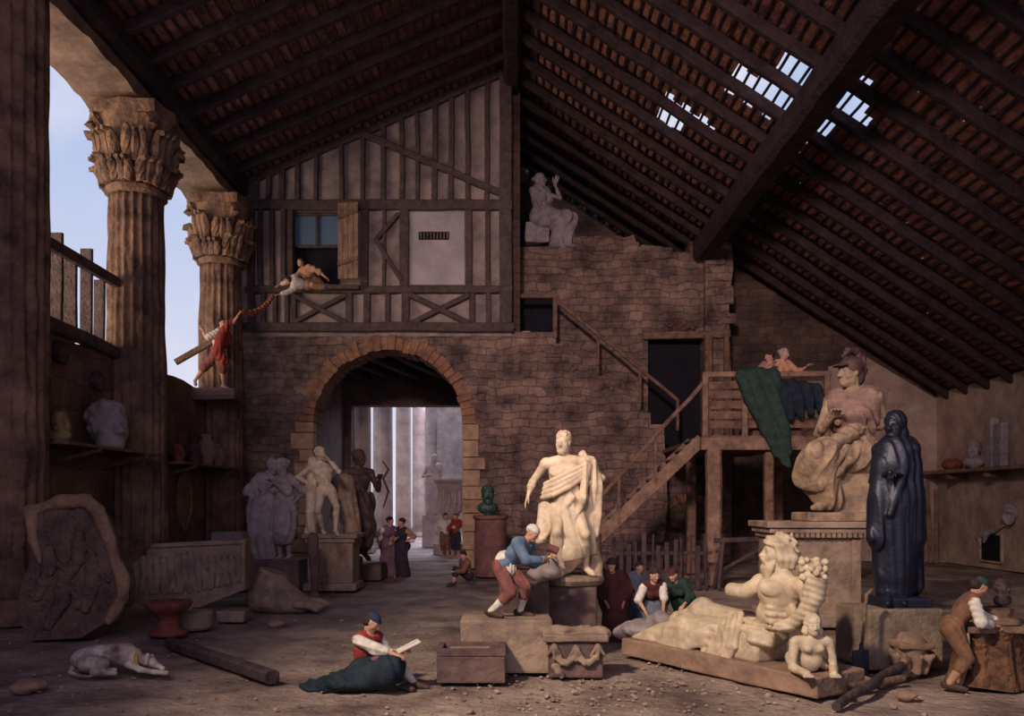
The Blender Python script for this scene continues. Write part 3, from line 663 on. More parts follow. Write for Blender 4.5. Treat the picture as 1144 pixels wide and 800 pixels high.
class Fig:
    """a human figure in local metres; +x right of the picture, +y away, z up"""
    def __init__(s, loc, h, pelvis, neck, facing=0, chest=None, look=None, vox=None, female=False, build=1.0, tilt=0):
        s.o = V(loc); s.h = h; s.Y = loc[1]; s.px = F / s.Y; s.fem = female; s.bd = build
        s.vox = vox or max(.0085, .50 / s.px); s.pel = V(pelvis); n = V(neck); s.neck = s.pel + nrm(n - s.pel) * .30 * h
        a = math.radians(facing); s.f = V(math.sin(a), -math.cos(a), 0); a2 = math.radians(facing if chest is None else chest); s.fc = V(math.sin(a2), -math.cos(a2), 0)
        s.up = nrm(s.neck - s.pel); s.fc = nrm(s.fc - s.up * (s.fc @ s.up)); s.lc = np.cross(s.up, s.fc)
        s.lp = nrm(np.cross(V(0, 0, 1), s.f)); t = math.radians(tilt); s.lp = s.lp * math.cos(t) + V(0, 0, 1) * math.sin(t)
        yaw, pit = look if look else (facing, 0); yaw = math.radians(yaw); pit = math.radians(pit)
        s.hf = V(math.sin(yaw) * math.cos(pit), -math.cos(yaw) * math.cos(pit), math.sin(pit)); s.hs = .133 * h
        s.hl = nrm(np.cross(V(0, 0, 1) * .999 + s.up * .3, s.hf)); s.hu = np.cross(s.hf, s.hl)
        nd = nrm(s.up * .75 + V(0, 0, .35) + s.hf * .18); s.hd = s.neck + nd * .105 * h
        s.HB = (s.hl, s.hf, s.hu)
        w_ = (.098 if female else .112) * h * build; s.sh = {1: s.neck + s.lc * w_ - s.up * .03 * h, -1: s.neck - s.lc * w_ - s.up * .03 * h}
        s.hip = {1: s.pel + s.lp * .052 * h, -1: s.pel - s.lp * .052 * h}; s.el = {}; s.wr = {}; s.kn = {}; s.an = {}; s.toe = {}; s.hands = []; s.stump = {}
    def arm(s, side, hand_to, pole, curl=.4, pn=None, hd=None, make=True):
        e, w_ = ik(s.sh[side], hand_to, .172 * s.h, .150 * s.h, pole); s.el[side] = e; s.wr[side] = w_
        if make:
            d = nrm(w_ - e) if hd is None else nrm(hd)
            s.hands.append(hand(w_, d, pn if pn is not None else nrm(s.fc * .3 - V(0, 0, 1)), .108 * s.h, side, curl))
    def leg(s, side, foot, pole, toe=None):
        k_, a_ = ik(s.hip[side], foot, .245 * s.h, .245 * s.h, pole); s.kn[side] = k_; s.an[side] = a_
        s.toe[side] = a_ + (nrm(toe) if toe is not None else nrm(s.f - V(0, 0, .25))) * .125 * s.h
    def torso(s, S, o=0, k=None, disp=None, low=True):
        h = s.h; k = k or .03 * h; b = s.bd; R = np.array([s.lc, s.fc, s.up]); P = s.pel; m = s.pel * .5 + s.neck * .5
        Rp = np.array([s.lp, nrm(np.cross(s.lp, s.up) * -1), s.up])
        S.ell(s.neck - s.up * .095 * h, V(.098 * b + o / h, .062 * b + o / h, .115 + o / h) * h, R, k, disp=disp)
        S.ell(m - s.up * .0 * h, V(.078 * b + o / h, .052 * b + o / h, .10) * h, R, k, disp=disp)
        if low: S.ell(P + s.up * .015 * h, V(.092 * (1.08 if s.fem else 1) + o / h, .064 + o / h, .075 + o / h) * h, Rp, k, disp=disp)
        S.cone(s.neck - s.up * .02 * h - s.lc * .07 * h, s.neck - s.up * .02 * h + s.lc * .07 * h, .035 * h + o, .035 * h + o, k, disp=disp)
        if s.fem:
            for x in (-1, 1): S.ball(s.neck - s.up * .11 * h + s.lc * x * .045 * h + s.fc * .055 * h, .038 * h + o, k * .6, disp=disp)
    def muscles(s, S):
        h = s.h; k = .012 * h
        for x in (-1, 1):
            S.ell(s.neck - s.up * .085 * h + s.lc * x * .05 * h + s.fc * .048 * h, V(.052, .022, .042) * h, np.array([s.lc, s.fc, s.up]), k)
            for j in range(3): S.ball(s.neck - s.up * (.155 + .036 * j) * h + s.lc * x * .02 * h + s.fc * (.04) * h, .022 * h, k * .5)
        S.cone(s.neck - s.up * .05 * h + s.fc * .076 * h, s.neck - s.up * .24 * h + s.fc * .062 * h, .006 * h, .006 * h, .006 * h, mode='s')
        S.ball(s.neck - s.up * .235 * h + s.fc * .066 * h, .007 * h, .004 * h, mode='s')
    def limb(s, S, side, o=0, k=None, disp=None, upto=2, **kw):
        h = s.h; k = k or .012 * h; b = s.bd * (.85 if s.fem else 1)
        S.ball(s.sh[side], .034 * h * b + o, k * 2, disp=disp)
        S.cone(s.sh[side], s.el[side], .031 * h * b + o, .024 * h * b + o, k * 1.5, disp=disp)
        if upto > 1:
            d = s.wr[side] - s.el[side]; S.cone(s.el[side], s.el[side] + d * .35, .024 * h * b + o, .0255 * h * b + o, k, disp=disp); S.cone(s.el[side] + d * .35, s.wr[side], .0255 * h * b + o, .0155 * h + o, k, disp=disp)
    def legs(s, S, o=0, k=None, disp=None, upto=3, foot=True):
        h = s.h; k = k or .012 * h; b = s.bd
        for x in s.kn:
            S.cone(s.hip[x], s.kn[x], .056 * h * b + o, .032 * h + o, k * 1.5, disp=disp)
            if upto > 1:
                d = s.an[x] - s.kn[x]; bk = -nrm(s.toe[x] - s.an[x]) * .008 * h
                S.cone(s.kn[x], s.kn[x] + d * .3 + bk, .031 * h + o, .0335 * h + o, k, disp=disp); S.cone(s.kn[x] + d * .3 + bk, s.an[x], .0335 * h + o, .019 * h + o, k, disp=disp)
            if foot and upto > 2:
                t = nrm(s.toe[x] - s.an[x]); sd = nrm(np.cross(t, V(0, 0, 1))); g = s.an[x] - V(0, 0, .012 * h)
                S.cone(g - t * .03 * h, g + t * .075 * h - V(0, 0, .008 * h), .022 * h + o, .020 * h + o, k, sq=None); S.cone(g + t * .075 * h - V(0, 0, .008 * h), g + t * .115 * h - V(0, 0, .010 * h), .022 * h + o, .014 * h + o, k)
    def body(s, root, m, muscle=False, beard=None, name='body', more=None, head=True):
        S = Sculpt(s.vox); s.torso(S); k = .02 * s.h
        if head:
            S.cone(s.neck - s.up * .02 * s.h, s.hd - s.hu * .045 * s.h - s.hf * .012 * s.h, .034 * s.h, .031 * s.h, k * .7)
        for x in s.el: s.limb(S, x)
        s.legs(S)
        if muscle: s.muscles(S)
        if head: face(S, s.hd, s.HB, s.hs, beard)
        if more: more(S)
        return S.build(name, m, root, extra=s.hands)
    def hair(s, root, m, style='short', name='hair'):
        S = Sculpt(min(s.vox, s.hs / 20)); hair(S, s.hd, s.HB, s.hs, style); return S.build(name, m, root)
    def part(s, root, name, m, fn):
        S = Sculpt(s.vox); fn(S); return S.build(name, m, root)
    def shirt(s, root, name, m, o=.015, sleeve=1.0, amp=.006, low=True):
        h = s.h; o = o * h / 1.7 + s.vox * .6
        def fn(S):
            d = folds(amp * h / 1.7, 40 / h * 1.7, (.6, .5, .6)); s.torso(S, o, disp=d, low=low)
            for x in s.el:
                if sleeve <= 0: S.ball(s.sh[x] - s.lc * x * .012 * h, .030 * h + o * .5, .03 * h, disp=d); continue
                a, b = s.sh[x], s.el[x]; S.cone(a, a + (b - a) * min(1, sleeve), .034 * h + o, .028 * h + o, .03 * h, disp=d)
                if sleeve > 1: c = s.wr[x]; S.cone(b, b + (c - b) * (sleeve - 1), .027 * h + o, .02 * h + o, .012 * h, disp=d)
            S.ball(s.neck + s.up * .05 * h + s.fc * .03 * h, .05 * h, .01 * h, mode='s')
        return s.part(root, name, m, fn)
    def sleeves(s, root, name, m, o=.02, upto=1.0, t0=.1):
        h = s.h; o = o * h / 1.7 + s.vox * .6; r = []
        for x in s.el:
            def fn(S):
                d = folds(.007 * h / 1.7, 45 / h * 1.7, (.3, .3, 1)); a, b, c = s.sh[x], s.el[x], s.wr[x]
                S.cone(a + (b - a) * t0, b, .032 * h + o, .03 * h + o, .02 * h, disp=d)
                if upto > 1: S.cone(b, b + (c - b) * (upto - 1), .028 * h + o, .02 * h + o, .02 * h, disp=d)
            r.append(s.part(root, name, m, fn))
        return r
    def breeches(s, root, name, m, o=.015, upto=1.25, amp=.006):
        h = s.h; o = o * h / 1.7 + s.vox * .6
        def fn(S):
            d = folds(amp * h / 1.7, 42 / h * 1.7, (.8, .5, .3)); S.ell(s.pel + V(0, 0, .01 * h), V(.098, .072, .085) * h + o, np.array([s.lp, s.f, V(0, 0, 1)]), .03 * h, disp=d)
            for x in s.kn:
                S.cone(s.hip[x], s.kn[x], .058 * h + o, .036 * h + o, .02 * h, disp=d); S.cone(s.kn[x], s.kn[x] + (s.an[x] - s.kn[x]) * (upto - 1), .035 * h + o, .034 * h + o, .01 * h, disp=d)
        return s.part(root, name, m, fn)
    def stockings(s, root, name, m, t0=.25, o=.006):
        h = s.h; o = o + s.vox * .4
        for x in s.kn:
            s.part(root, name, m, lambda S: S.cone(s.kn[x] + (s.an[x] - s.kn[x]) * t0, s.kn[x] + (s.an[x] - s.kn[x]) * .45, .034 * h + o, .033 * h + o, .01).cone(s.kn[x] + (s.an[x] - s.kn[x]) * .45, s.an[x], .033 * h + o, .021 * h + o, .01))
    def shoes(s, root, m):
        h = s.h; o = .006 + s.vox * .4
        for x in s.kn:
            def fn(S):
                t = nrm(s.toe[x] - s.an[x]); g = s.an[x] - V(0, 0, .012 * h); S.cone(g - t * .03 * h, g + t * .075 * h - V(0, 0, .008 * h), .024 * h + o, .021 * h + o, .01); S.cone(g + t * .075 * h - V(0, 0, .008 * h), g + t * .118 * h - V(0, 0, .010 * h), .021 * h + o, .015 * h + o, .01)
            s.part(root, 'shoe', m, fn)
    def robe(s, root, name, m, hem=1.0, o=.03, amp=.014, top=True, freq=26, sleeve=0, wide=1.0):
        """cloth over hips and both legs (and the chest when top), hem as a share of the shin"""
        h = s.h; q = h / 1.7; o = o * q
        def fn(S):
            d = folds(amp * q, freq / q, (.85, .5, 0)); k = .06 * h
            if top: s.torso(S, o * .7, disp=folds(amp * .6 * q, freq / q, (.5, .5, .6)))
            S.ell(s.pel + V(0, 0, .01 * h), V(.10 * wide, .08 * wide, .09) * h + o, np.array([s.lp, s.f, V(0, 0, 1)]), k, disp=d)
            ks = [s.kn[x] for x in s.kn]; as_ = [s.kn[x] + (s.an[x] - s.kn[x]) * hem for x in s.kn]
            for kk, aa, x in zip(ks, as_, s.kn):
                S.cone(s.hip[x], kk, .06 * h + o, .045 * h + o, k, disp=d); S.cone(kk, aa, .045 * h + o, (.045 * h + o * 1.2) * wide, k, disp=d, flat=False)
            if len(ks) == 2:
                S.cone(s.pel, (ks[0] + ks[1]) / 2, .07 * h + o, .05 * h + o, k, disp=d); S.cone((ks[0] + ks[1]) / 2, (as_[0] + as_[1]) / 2, .05 * h + o, (.06 * h + o) * wide, k, disp=d)
            if sleeve:
                for x in s.el:
                    a, b, c = s.sh[x], s.el[x], s.wr[x]; S.cone(a, b, .035 * h + o * .6, .035 * h + o * .6, .03 * h, disp=d)
                    if sleeve > 1: S.cone(b, b + (c - b) * (sleeve - 1), .033 * h + o * .6, .03 * h + o * .6, .03 * h, disp=d)
            S.ball(s.neck + s.up * .05 * h + s.fc * .03 * h, .045 * h, .01 * h, mode='s')
        return s.part(root, name, m, fn)
# ================================================================ statues
def rel(loc):
    loc = Vector(loc); return lambda px, py, dd=0.0: np.array(at(px, py, loc.y + dd) - loc)
def spot(px, py): Y = fy(py); return Vector(((px - CX) * Y / F, Y, 0))
def block(name, lo, hi, m, label, cat, loc, bev=.03, jit=.012, rz=0, group=None, rough=.012):
    mb = MB(); mb.box(lo, hi, bev=bev, jit=jit); o = mb.build(name, m, rough=rough, loc=loc); o.rotation_euler.z = rz; return tag(o, label, cat, group)
skin = mat('skin', (.56, .31, .20), (.40, .20, .13), rough=.6, scale=6, bump=.05)
hair_d = mat('dark_hair', (.05, .028, .02), (.02, .012, .01), scale=20)
hair_g = mat('grey_hair', (.4, .36, .32), (.2, .17, .15), scale=20)
def cloth(name, c, c2=None): return mat(name, c, c2 or tuple(x * .6 for x in c), rough=.9, scale=7, bump=.15, bscale=40)
white_c = cloth('white_linen', (.74, .66, .56)); blue_c = cloth('blue_jacket', (.14, .20, .29), (.08, .12, .19)); red_c = cloth('red_cloth', (.32, .05, .035)); redbrown_c = cloth('red_brown_breeches', (.26, .085, .065), (.10, .045, .045))
brown_c = cloth('brown_cloth', (.22, .11, .07)); dgreen_c = cloth('dark_green_cloth', (.03, .065, .055)); green_c = cloth('green_cloth', (.022, .045, .030)); darkred_c = cloth('dark_red_cloak', (.085, .024, .022)); dark_c = cloth('dark_cloth', (.045, .032, .045)); tan_c = cloth('tan_cloth', (.42, .25, .14)); leather = mat('leather', (.09, .05, .035), rough=.6)
blueg_c = cloth('grey_blue_cloth', (.13, .14, .17)); navy_c = cloth('navy_cloth', (.03, .04, .085))

# ---- central standing philosopher on his pedestal
PY = 12.9
pz = EYE + (HY - 645) * PY / F
ped = empty('pedestal', (at(640, 645, PY).x, PY + .35, 0), 'dark square pedestal with rounded slab top carrying the tall white philosopher statue', 'pedestal', rz=-.12)
MB().box((-.42, -.42, 0), (.42, .42, pz - .16), bev=.03, jit=.01).build('die', ped_dark, ped, rough=.01)
MB().lathe([(.42, pz - .17), (.50, pz - .13), (.54, pz - .06), (.52, pz)], 40).build('top_slab', block_m, ped, rough=.012)
MB().box((-.47, -.47, 0), (.47, .47, .12), bev=.02).build('foot', ped_dark, ped)
L0 = Vector((at(630, 640, PY + .3).x, PY + .3, pz)); root = empty('philosopher_statue', L0, 'tall white marble bearded philosopher draped from the waist, on the central pedestal', 'statue')
p = rel(L0); f = Fig(L0, 2.5, p(632, 563), p(630, 497), facing=-5, look=(-22, -6), vox=.0125, build=1.08)
f.arm(-1, p(591, 551, -.10), (-.25, 1, -.2), curl=.2, hd=(-.35, 0, -.9), pn=(1, 0, .2)); f.arm(1, p(656, 541, -.15), (1, .7, -.2), make=False)
f.leg(1, p(655, 633, -.05), (.2, -1, 0), toe=(.35, -1, -.2)); f.leg(-1, p(628, 634, -.22), (-.2, -1, 0), toe=(-.2, -1, -.2))
f.body(root, marble, muscle=True, beard=.6)
f.hair(root, marble, 'curly')
def dr(S):
    d = folds(.017, 24, (.9, .4, .30), warp=1.2, z=2.0); h = 2.5
    S.cone(p(634, 546, -.02), p(632, 580, -.09), .25, .26, .1, sq=((0, 1, 0), .8), disp=d); S.cone(p(632, 580, -.09), p(636, 612, -.13), .26, .32, .1, sq=((0, 1, 0), .8), disp=d)
    S.cone(p(607, 565, -.05), p(604, 602, -.05), .08, .10, .12, disp=d)
    S.cone(p(655, 560, .05), p(660, 618, .1), .13, .12, .12, disp=d)
    for i in range(4):      # rolled waist folds rising to the left shoulder side
        S.chain([p(606 + i, 556 - i * 5, -.10), p(618, 553 - i * 5.5, -.27 + .01 * i), p(636, 544 - i * 5.4, -.27 + .01 * i), p(652, 532 - i * 4, -.20), p(660, 522 - i * 3, -.02)], (.038, .042, .045, .045, .04), .008)
    S.chain([p(655, 520, -.16), p(652, 556, -.24), p(648, 566, -.22)], (.075, .07, .05), .03, disp=folds(.012, 34, (1, 0, 0), z=1))
    S.chain([p(650, 508, .05), p(660, 520, .0), p(665, 545, -.02), p(667, 575, .02), p(664, 598, .02)], (.07, .12, .12, .10, .06), .05, disp=folds(.014, 26, (1, .3, 0), z=1))
    S.chain([p(640, 556, -.25), p(622, 578, -.24), p(608, 602, -.16)], (.05, .05, .03), .03); S.chain([p(648, 568, -.24), p(634, 592, -.25), p(626, 612, -.2)], (.05, .05, .03), .03)
    S.box(p(630, 626, 0) + V(.05, 0, -.28), (.9, .8, .28), np.array([(.97, 0, .18), (0, 1, 0), (-.18, 0, .97)]), rnd=.01, mode='s')
f.part(root, 'drapery', marble, dr)
def trunk(S): S.chain([p(661, 570, .22), p(660, 600, .2), p(663, 641, .16)], (.12, .13, .17), .05, disp=lumps(.03, 16))
f.part(root, 'tree_support', marble2, trunk)

# ---- river god with his plinth
A_ = Vector((1.72, 12.75, 0)); B_ = Vector((3.71, 9.80, 0)); e1 = (B_ - A_).normalized(); e2 = Vector((-e1.y, e1.x, 0)); PL = (B_ - A_).length; PH = .27
gr = empty('river_god_statue', A_, 'white marble reclining bearded river god with cornucopia on a low oblong plinth', 'statue')
e1n, e2n = np.array(e1), np.array(e2)
def g(px, py, v=.55):
    """point seen at (px, py) lying v metres behind the plinth's long front edge"""
    dx = (px - CX) / F; Q = A_ + e2 * v     # solve Q + t e1 on the sight line's vertical plane
    t = (dx * Q.y - Q.x) / (e1.x - dx * e1.y); P = Q + e1 * t; return np.array(Vector((P.x, P.y, EYE + (HY - py) * P.y / F)) - A_)
def W3(t, v, z): return e1n * t + e2n * v + V(0, 0, z)
S = Sculpt(.016); Rg = np.array([e1n, e2n, V(0, 0, 1)])
S.box(W3(PL / 2, .5, PH / 2), (PL / 2, .5, PH / 2), Rg, rnd=.02, disp=lumps(.012, 5)); S.build('plinth', plinth_m, gr)
S = Sculpt(.016); S.box(g(842, 730, .46) * V(1, 1, 0) + V(0, 0, PH + .20), (.32, .34, .215), Rg, rnd=.06, disp=lumps(.02, 7)); S.build('rock_seat', marble, gr)
GH = 3.25
f = Fig(A_ + e1 * 2.6, GH, g(850, 706, .52), g(873, 634, .58), facing=-38, chest=-10, look=(-97, 0), vox=.0125, build=1.12)
f.fc = nrm(V(-.14, -.98, .12)); f.up = nrm(V(.10, .1, 1)); f.lc = nrm(np.cross(f.up, f.fc)); f.neck = g(873, 641, .52)
f.sh = {1: g(900, 655, .52), -1: g(850, 652, .44)}
f.hd = g(869, 616, .50); f.hip = {1: g(852, 702, .72), -1: g(850, 714, .36)}
f.el = {1: g(908, 692, .50)}; f.wr = {1: g(881, 702, .20)}
f.hands = [hand(f.wr[1], V(-.95, -.1, -.12), V(.1, .3, .95), .36, -1, .45)]
f.kn = {1: g(785, 684, .78), -1: g(768, 702, .34)}; f.an = {1: g(732, 703, .75), -1: g(716, 714, .36)}; f.toe = {1: g(705, 693, .74), -1: g(700, 704, .40)}
def gbody():
    S = Sculpt(.0115); R = np.array([f.lc, f.fc, f.up])
    S.ell(g(874, 661, .50), (.33, .20, .26), R, .06); S.ell(g(867, 686, .50), (.26, .19, .24), R, .10); S.ell(g(854, 708, .50), (.33, .25, .20), R, .10)
    S.cone(f.sh[-1], f.sh[1], .12, .12, .08)
    for x, px_ in ((-1, 858), (1, 886)):
        CC = g(874, 661, .50); BC = g(867, 686, .50); S.ell(CC + f.lc * x * .152 + f.fc * .150 + V(0, 0, .02), (.170, .078, .112), R, .03)
        for r_ in range(3): S.ell(BC + f.fc * (.155 + .01 * r_) + f.lc * x * .075 + V(0, 0, .08 - .095 * r_), (.092, .060, .050), R, .016)
        S.ell(g(872 + (px_ - 872) * 1.25 - 4, 684, .46), (.07, .12, .10), R, .03)
    S.cone(CC + f.fc * .25 + V(0, 0, .14), CC + f.fc * .235 - V(0, 0, .10), .010, .010, .012, mode='s')
    S.cone(g(874, 643, .50), g(871, 625, .50), .135, .12, .05)
    S.ball(f.sh[-1], .135, .04); S.ball(f.sh[1], .14, .04)
    S.cone(g(847, 654, .38), g(832, 661, .28), .115, .105, .02); S.cone(g(832, 661, .28), g(818, 659, .22), .105, .10, .02)
    S.cone(f.sh[1], f.el[1], .115, .09, .03); d = f.wr[1] - f.el[1]; S.cone(f.el[1], f.el[1] + d * .35, .085, .09, .03); S.cone(f.el[1] + d * .35, f.wr[1], .09, .055, .03)
    f.legs(S); face(S, f.hd, f.HB, .44, None); return S.build('body', marble, gr, extra=f.hands)
gbody()
S = Sculpt(.0105); hb = f.HB; hs = .44
def hp(x, y, z): return f.hd + (f.hl * x + f.hf * y + f.hu * z) * hs
S.ell(hp(0, -.14, .20), V(.41, .45, .39) * hs, np.array(hb), .02, disp=lumps(.032, 46)); S.ell(hp(0, -.36, -.12), V(.37, .29, .42) * hs, np.array(hb), .03, disp=lumps(.034, 42))
S.ell(hp(0, .46, -.28), V(.3, .26, .34) * hs, np.array(hb), .01, mode='s')
for i in range(17):
    a = -2.2 + i * 4.4 / 16; S.ball(hp(.36 * math.sin(a), -.02 + .38 * math.cos(a), .30 - .07 * abs(a)), .085 * hs, .008)
    S.ball(hp(.30 * math.sin(a), -.02 + .30 * math.cos(a), .42 - .07 * abs(a)), .085 * hs, .008)
for x in (-1, 1):
    for i in range(3): S.chain([hp(.32 * x, .04 - .16 * i, .08), hp(.40 * x, 0 - .2 * i, -.18), hp(.33 * x, -.04 - .16 * i, -.42)], (.05, .055, .045), .03)
S.build('hair', marble, gr)
S = Sculpt(.0105)
S.ell(hp(0, .06, -.36), V(.31, .26, .24) * hs, np.array(hb), .03, disp=lumps(.012, 40)); S.ell(hp(0, .17, -.46), V(.24, .22, .26) * hs, np.array(hb), .03, disp=lumps(.016, 34))
for i in range(9):
    x = -.26 + .065 * i; S.chain([hp(x, .30 - abs(x) * .6, -.28), hp(x * 1.05, .40 - abs(x) * .5, -.50), hp(x * .8, .34, -.84), hp(x * .6, .32, -1.12 + .7 * abs(x))], (.04, .05, .045, .028), .014)
for x in (-1, 1): S.chain([hp(0, .48, -.20), hp(.12 * x, .44, -.25), hp(.20 * x, .36, -.42)], (.02, .03, .018), .01)
S.build('beard', marble, gr)
# cloth over his legs
S = Sculpt(.0125); d1 = folds(.012, 24, (.30, .15, .95), warp=.8, z=1.5); kn = f.kn; an = f.an; d3 = folds(.010, 34, (.9, .1, .25), warp=.7, z=2)
S.cone(f.hip[1], kn[1], .20, .19, .05, disp=d1); S.cone(kn[1], an[1], .17, .12, .06, disp=d1); S.ball(kn[1] + V(0, 0, .03), .20, .04)
S.cone(f.hip[-1] * .75 + kn[-1] * .25, kn[-1], .21, .22, .05, disp=d1); S.cone(kn[-1], an[-1], .21, .13, .05, disp=d1)
S.cone(kn[-1] - V(0, 0, .1), an[-1] - V(0, 0, .03), .2, .14, .06, disp=d3)
for i in range(6):      # bunched folds falling beside the thigh
    x = 826 - i * 6; S.chain([g(x + 2, 686 + i * 2, .26 + .02 * i), g(x - 1, 700 + i, .12 + .02 * i), g(x - 5, 722, .10 + .02 * i), g(x - 12, 737 - i, .12)], (.046, .052, .050, .040), .022)
for i in range(5):      # folds gathered over the lap
    S.chain([g(828 + i * 4, 690 + i * 2, .30), g(838 + i * 4, 696 + i * 3, .20 + .01 * i), g(852 + i * 2, 700 + i * 4, .22), g(866 - i * 2, 704 + i * 3, .30)], (.028, .036, .036, .026), .010)
S.chain([g(836, 704, .22), g(846, 712, .20), g(858, 716, .24)], (.10, .13, .10), .04, disp=d1)
for i in range(3): S.chain([g(795 - i * 3, 700 + i * 9, .14), g(775 - 4 * i, 708 + i * 8, .12), g(745 - 4 * i, 710 + i * 5, .16)], (.03, .045, .03), .09)
S.build('drapery', marble, gr)
S = Sculpt(.014); d2 = folds(.018, 20, (.6, -.4, .7))
S.ell(g(716, 702, .5), (.30, .34, .15), Rg, .1, disp=d2); S.ell(g(700, 706, .42), (.18, .26, .13), Rg, .1, disp=d2); S.ell(g(738, 694, .62), (.22, .2, .16), Rg, .1, disp=d2); S.build('foot_drapery', marble3, gr)
# cornucopia held on his left arm
S = Sculpt(.0115)
S.chain([g(868, 700, .20), g(886, 696, .24), g(901, 684, .26), g(909, 666, .27), g(911, 645, .28)], (.05, .085, .11, .135, .15), .03, disp=lambda P: .0045 * np.sin(P[..., 2] * 75 + P[..., 0] * 25))
S.build('cornucopia', marble, gr)
S = Sculpt(.0115); rr = random.Random(2)
for i in range(48):
    S.ball(g(909 + rr.uniform(-14, 14), 634 + rr.uniform(-9, 12), .28 + rr.uniform(-.16, .16)), rr.uniform(.035, .058), .008)
S.build('fruit', marble, gr)
# small sphinx at the corner of the plinth
S = Sculpt(.0115); sc_ = g(906, 722, .24); fwd = nrm(V(-.05, -1, 0)); lf = np.cross(V(0, 0, 1), fwd)
def q(x, y, z): return V(sc_[0], sc_[1], PH) + lf * x + fwd * y + V(0, 0, z)
S.ell(q(0, -.16, .18), V(.18, .26, .17), None, .05); S.ell(q(0, .0, .16), V(.12, .11, .16), None, .05); S.ell(q(0, .05, .34), V(.16, .11, .13), None, .04); S.cone(q(-.17, .03, .39), q(.17, .03, .39), .075, .075, .04)
for x in (-1, 1):
    S.ball(q(.075 * x, .13, .32), .055, .025); S.cone(q(.21 * x, .03, .38), q(.25 * x, .06, .14), .065, .052, .02); S.cone(q(.25 * x, .08, .07), q(.16 * x, .36, .05), .058, .048, .03)
    for j in range(4): S.cone(q(.16 * x + (j - 1.5) * .026, .35, .045), q(.16 * x + (j - 1.5) * .034, .43, .03), .02, .018, .003)
    S.cone(q(.13 * x, -.32, .12), q(.19 * x, -.08, .08), .10, .07, .05)
S.cone(q(0, .03, .42), q(0, .06, .52), .06, .055, .02); Bq = (lf, fwd, V(0, 0, 1)); face(S, q(0, .09, .60), Bq, .23); S.build('sphinx', marble, gr)
S = Sculpt(.0105); hair(S, q(0, .09, .60), Bq, .25, 'long'); hair(S, q(0, .09, .60), Bq, .25, 'curly'); S.build('sphinx_hair', marble, gr)
# ---- large carved pedestal and the seated helmeted goddess
PB = Vector((at(915, 700, 15.6).x, 16.2, 0)); PS = F / 15.6
pt = EYE + (HY - 583) * 15.6 / F; gp = empty('pedestal', PB, 'large pale carved pedestal with moulded cornice carrying the seated helmeted goddess', 'pedestal', rz=-.05)
MB().box((-.82, -.6, .25), (.82, .6, pt - .3), bev=.02, jit=.01).build('die', block_m, gp, rough=.01)
m = MB()
for z0, z1, o in ((pt - .32, pt - .22, .06), (pt - .22, pt - .12, .12), (pt - .12, pt, .18)): m.box((-.82 - o, -.6 - o, z0), (.82 + o, .6 + o, z1), bev=.02)
m.build('cornice', block_m, gp, rough=.012)
m = MB()
for i in range(18): m.box((-.86 + i * .1, -.74, pt - .30), (-.80 + i * .1, -.66, pt - .22))
m.build('dentils', block_m, gp)
for x in (-.72, .72): MB().box((x - .09, -.66, .25), (x + .09, -.58, pt - .34), bev=.02).build('pilaster', block_m, gp)
MB().box((-.95, -.72, 0), (.95, .72, .26), bev=.04).build('foot', block_m, gp)
L0 = Vector((at(945, 575, 16.1).x, 16.1, pt)); p = rel(L0); root = empty('goddess_statue', L0, 'large seated stone goddess in a crested helmet with draped lap, above the carved pedestal', 'statue')
S = Sculpt(.02); S.box(p(948, 545, .25) , (.42, .4, .55), rnd=.05, disp=lumps(.03, 6)); S.box(V(-.12, -.1, .09), (.85, .48, .09), rnd=.02); S.build('stone_seat', marble2, root)
f = Fig(L0, 4.05, p(955, 507, .1), p(953, 437, .05), facing=-62, chest=-35, look=(-72, -2), vox=.017, female=True, build=1.1)
f.arm(1, p(968, 478, -.15), (.8, .6, -.4), curl=.5); f.arm(-1, p(929, 466, -.15), (-.3, .5, -1), curl=.4)
f.leg(1, p(926, 560, -.15), (-1, -.4, .6), toe=(-1, -.6, -.1)); f.leg(-1, p(940, 566, .25), (-1, -.2, .6), toe=(-1, -.6, -.1))
f.body(root, marble2); S = Sculpt(.016); hair(S, f.hd, f.HB, f.hs, 'helmet'); S.build('helmet', bronze_b, root)
f.shirt(root, 'bodice', mat('rosy_stone', (.30, .18, .14), (.13, .08, .065), scale=3), o=.02, sleeve=0, amp=.012); f.robe(root, 'drapery', marble2, hem=.92, o=.02, amp=.024, top=False, freq=30, wide=.85)
S = Sculpt(.018); d = folds(.02, 16, (.5, .3, .8))
S.chain([p(975, 470, .2), p(950, 484, -.35), p(925, 500, -.45), p(918, 520, -.4), p(917, 545, -.35)], (.16, .15, .15, .12, .07), .08, disp=d); S.chain([p(965, 500, -.2), p(945, 515, -.35), p(930, 535, -.35)], (.14, .12, .08), .06, disp=d); S.build('mantle', marble2, root)

# ---- dark cloaked bronze on its block
BY = 11.9; bz = EYE + (HY - 682) * 11.6 / F
o = block('stone_block', (-.56, -.5, 0), (.56, .5, bz), mat('pedestal_drab', (.30, .22, .15), (.13, .09, .07), scale=2, bump=.3), 'plain drab stone block under the dark cloaked statue', 'block', (at(998, 700, BY).x, BY + .2, 0), rz=.08)
L0 = Vector((at(1003, 672, BY + .15).x, BY + .15, bz)); p = rel(L0); root = empty('cloaked_statue', L0, 'tall blue-black bronze statue of a hooded cloaked figure on the drab block', 'statue')
MB().box((-.36, -.32, 0), (.36, .32, .16), bev=.03).build('base', bronze, root)
f = Fig(L0, 2.80, p(1000, 559), p(1001, 490), facing=-25, look=(-50, -8), vox=.0125, build=.80)
f.arm(-1, p(994, 528, -.30), (-.2, .2, -1), curl=.6, make=False); f.arm(1, p(1006, 532, -.26), (.3, .2, -1), curl=.6)
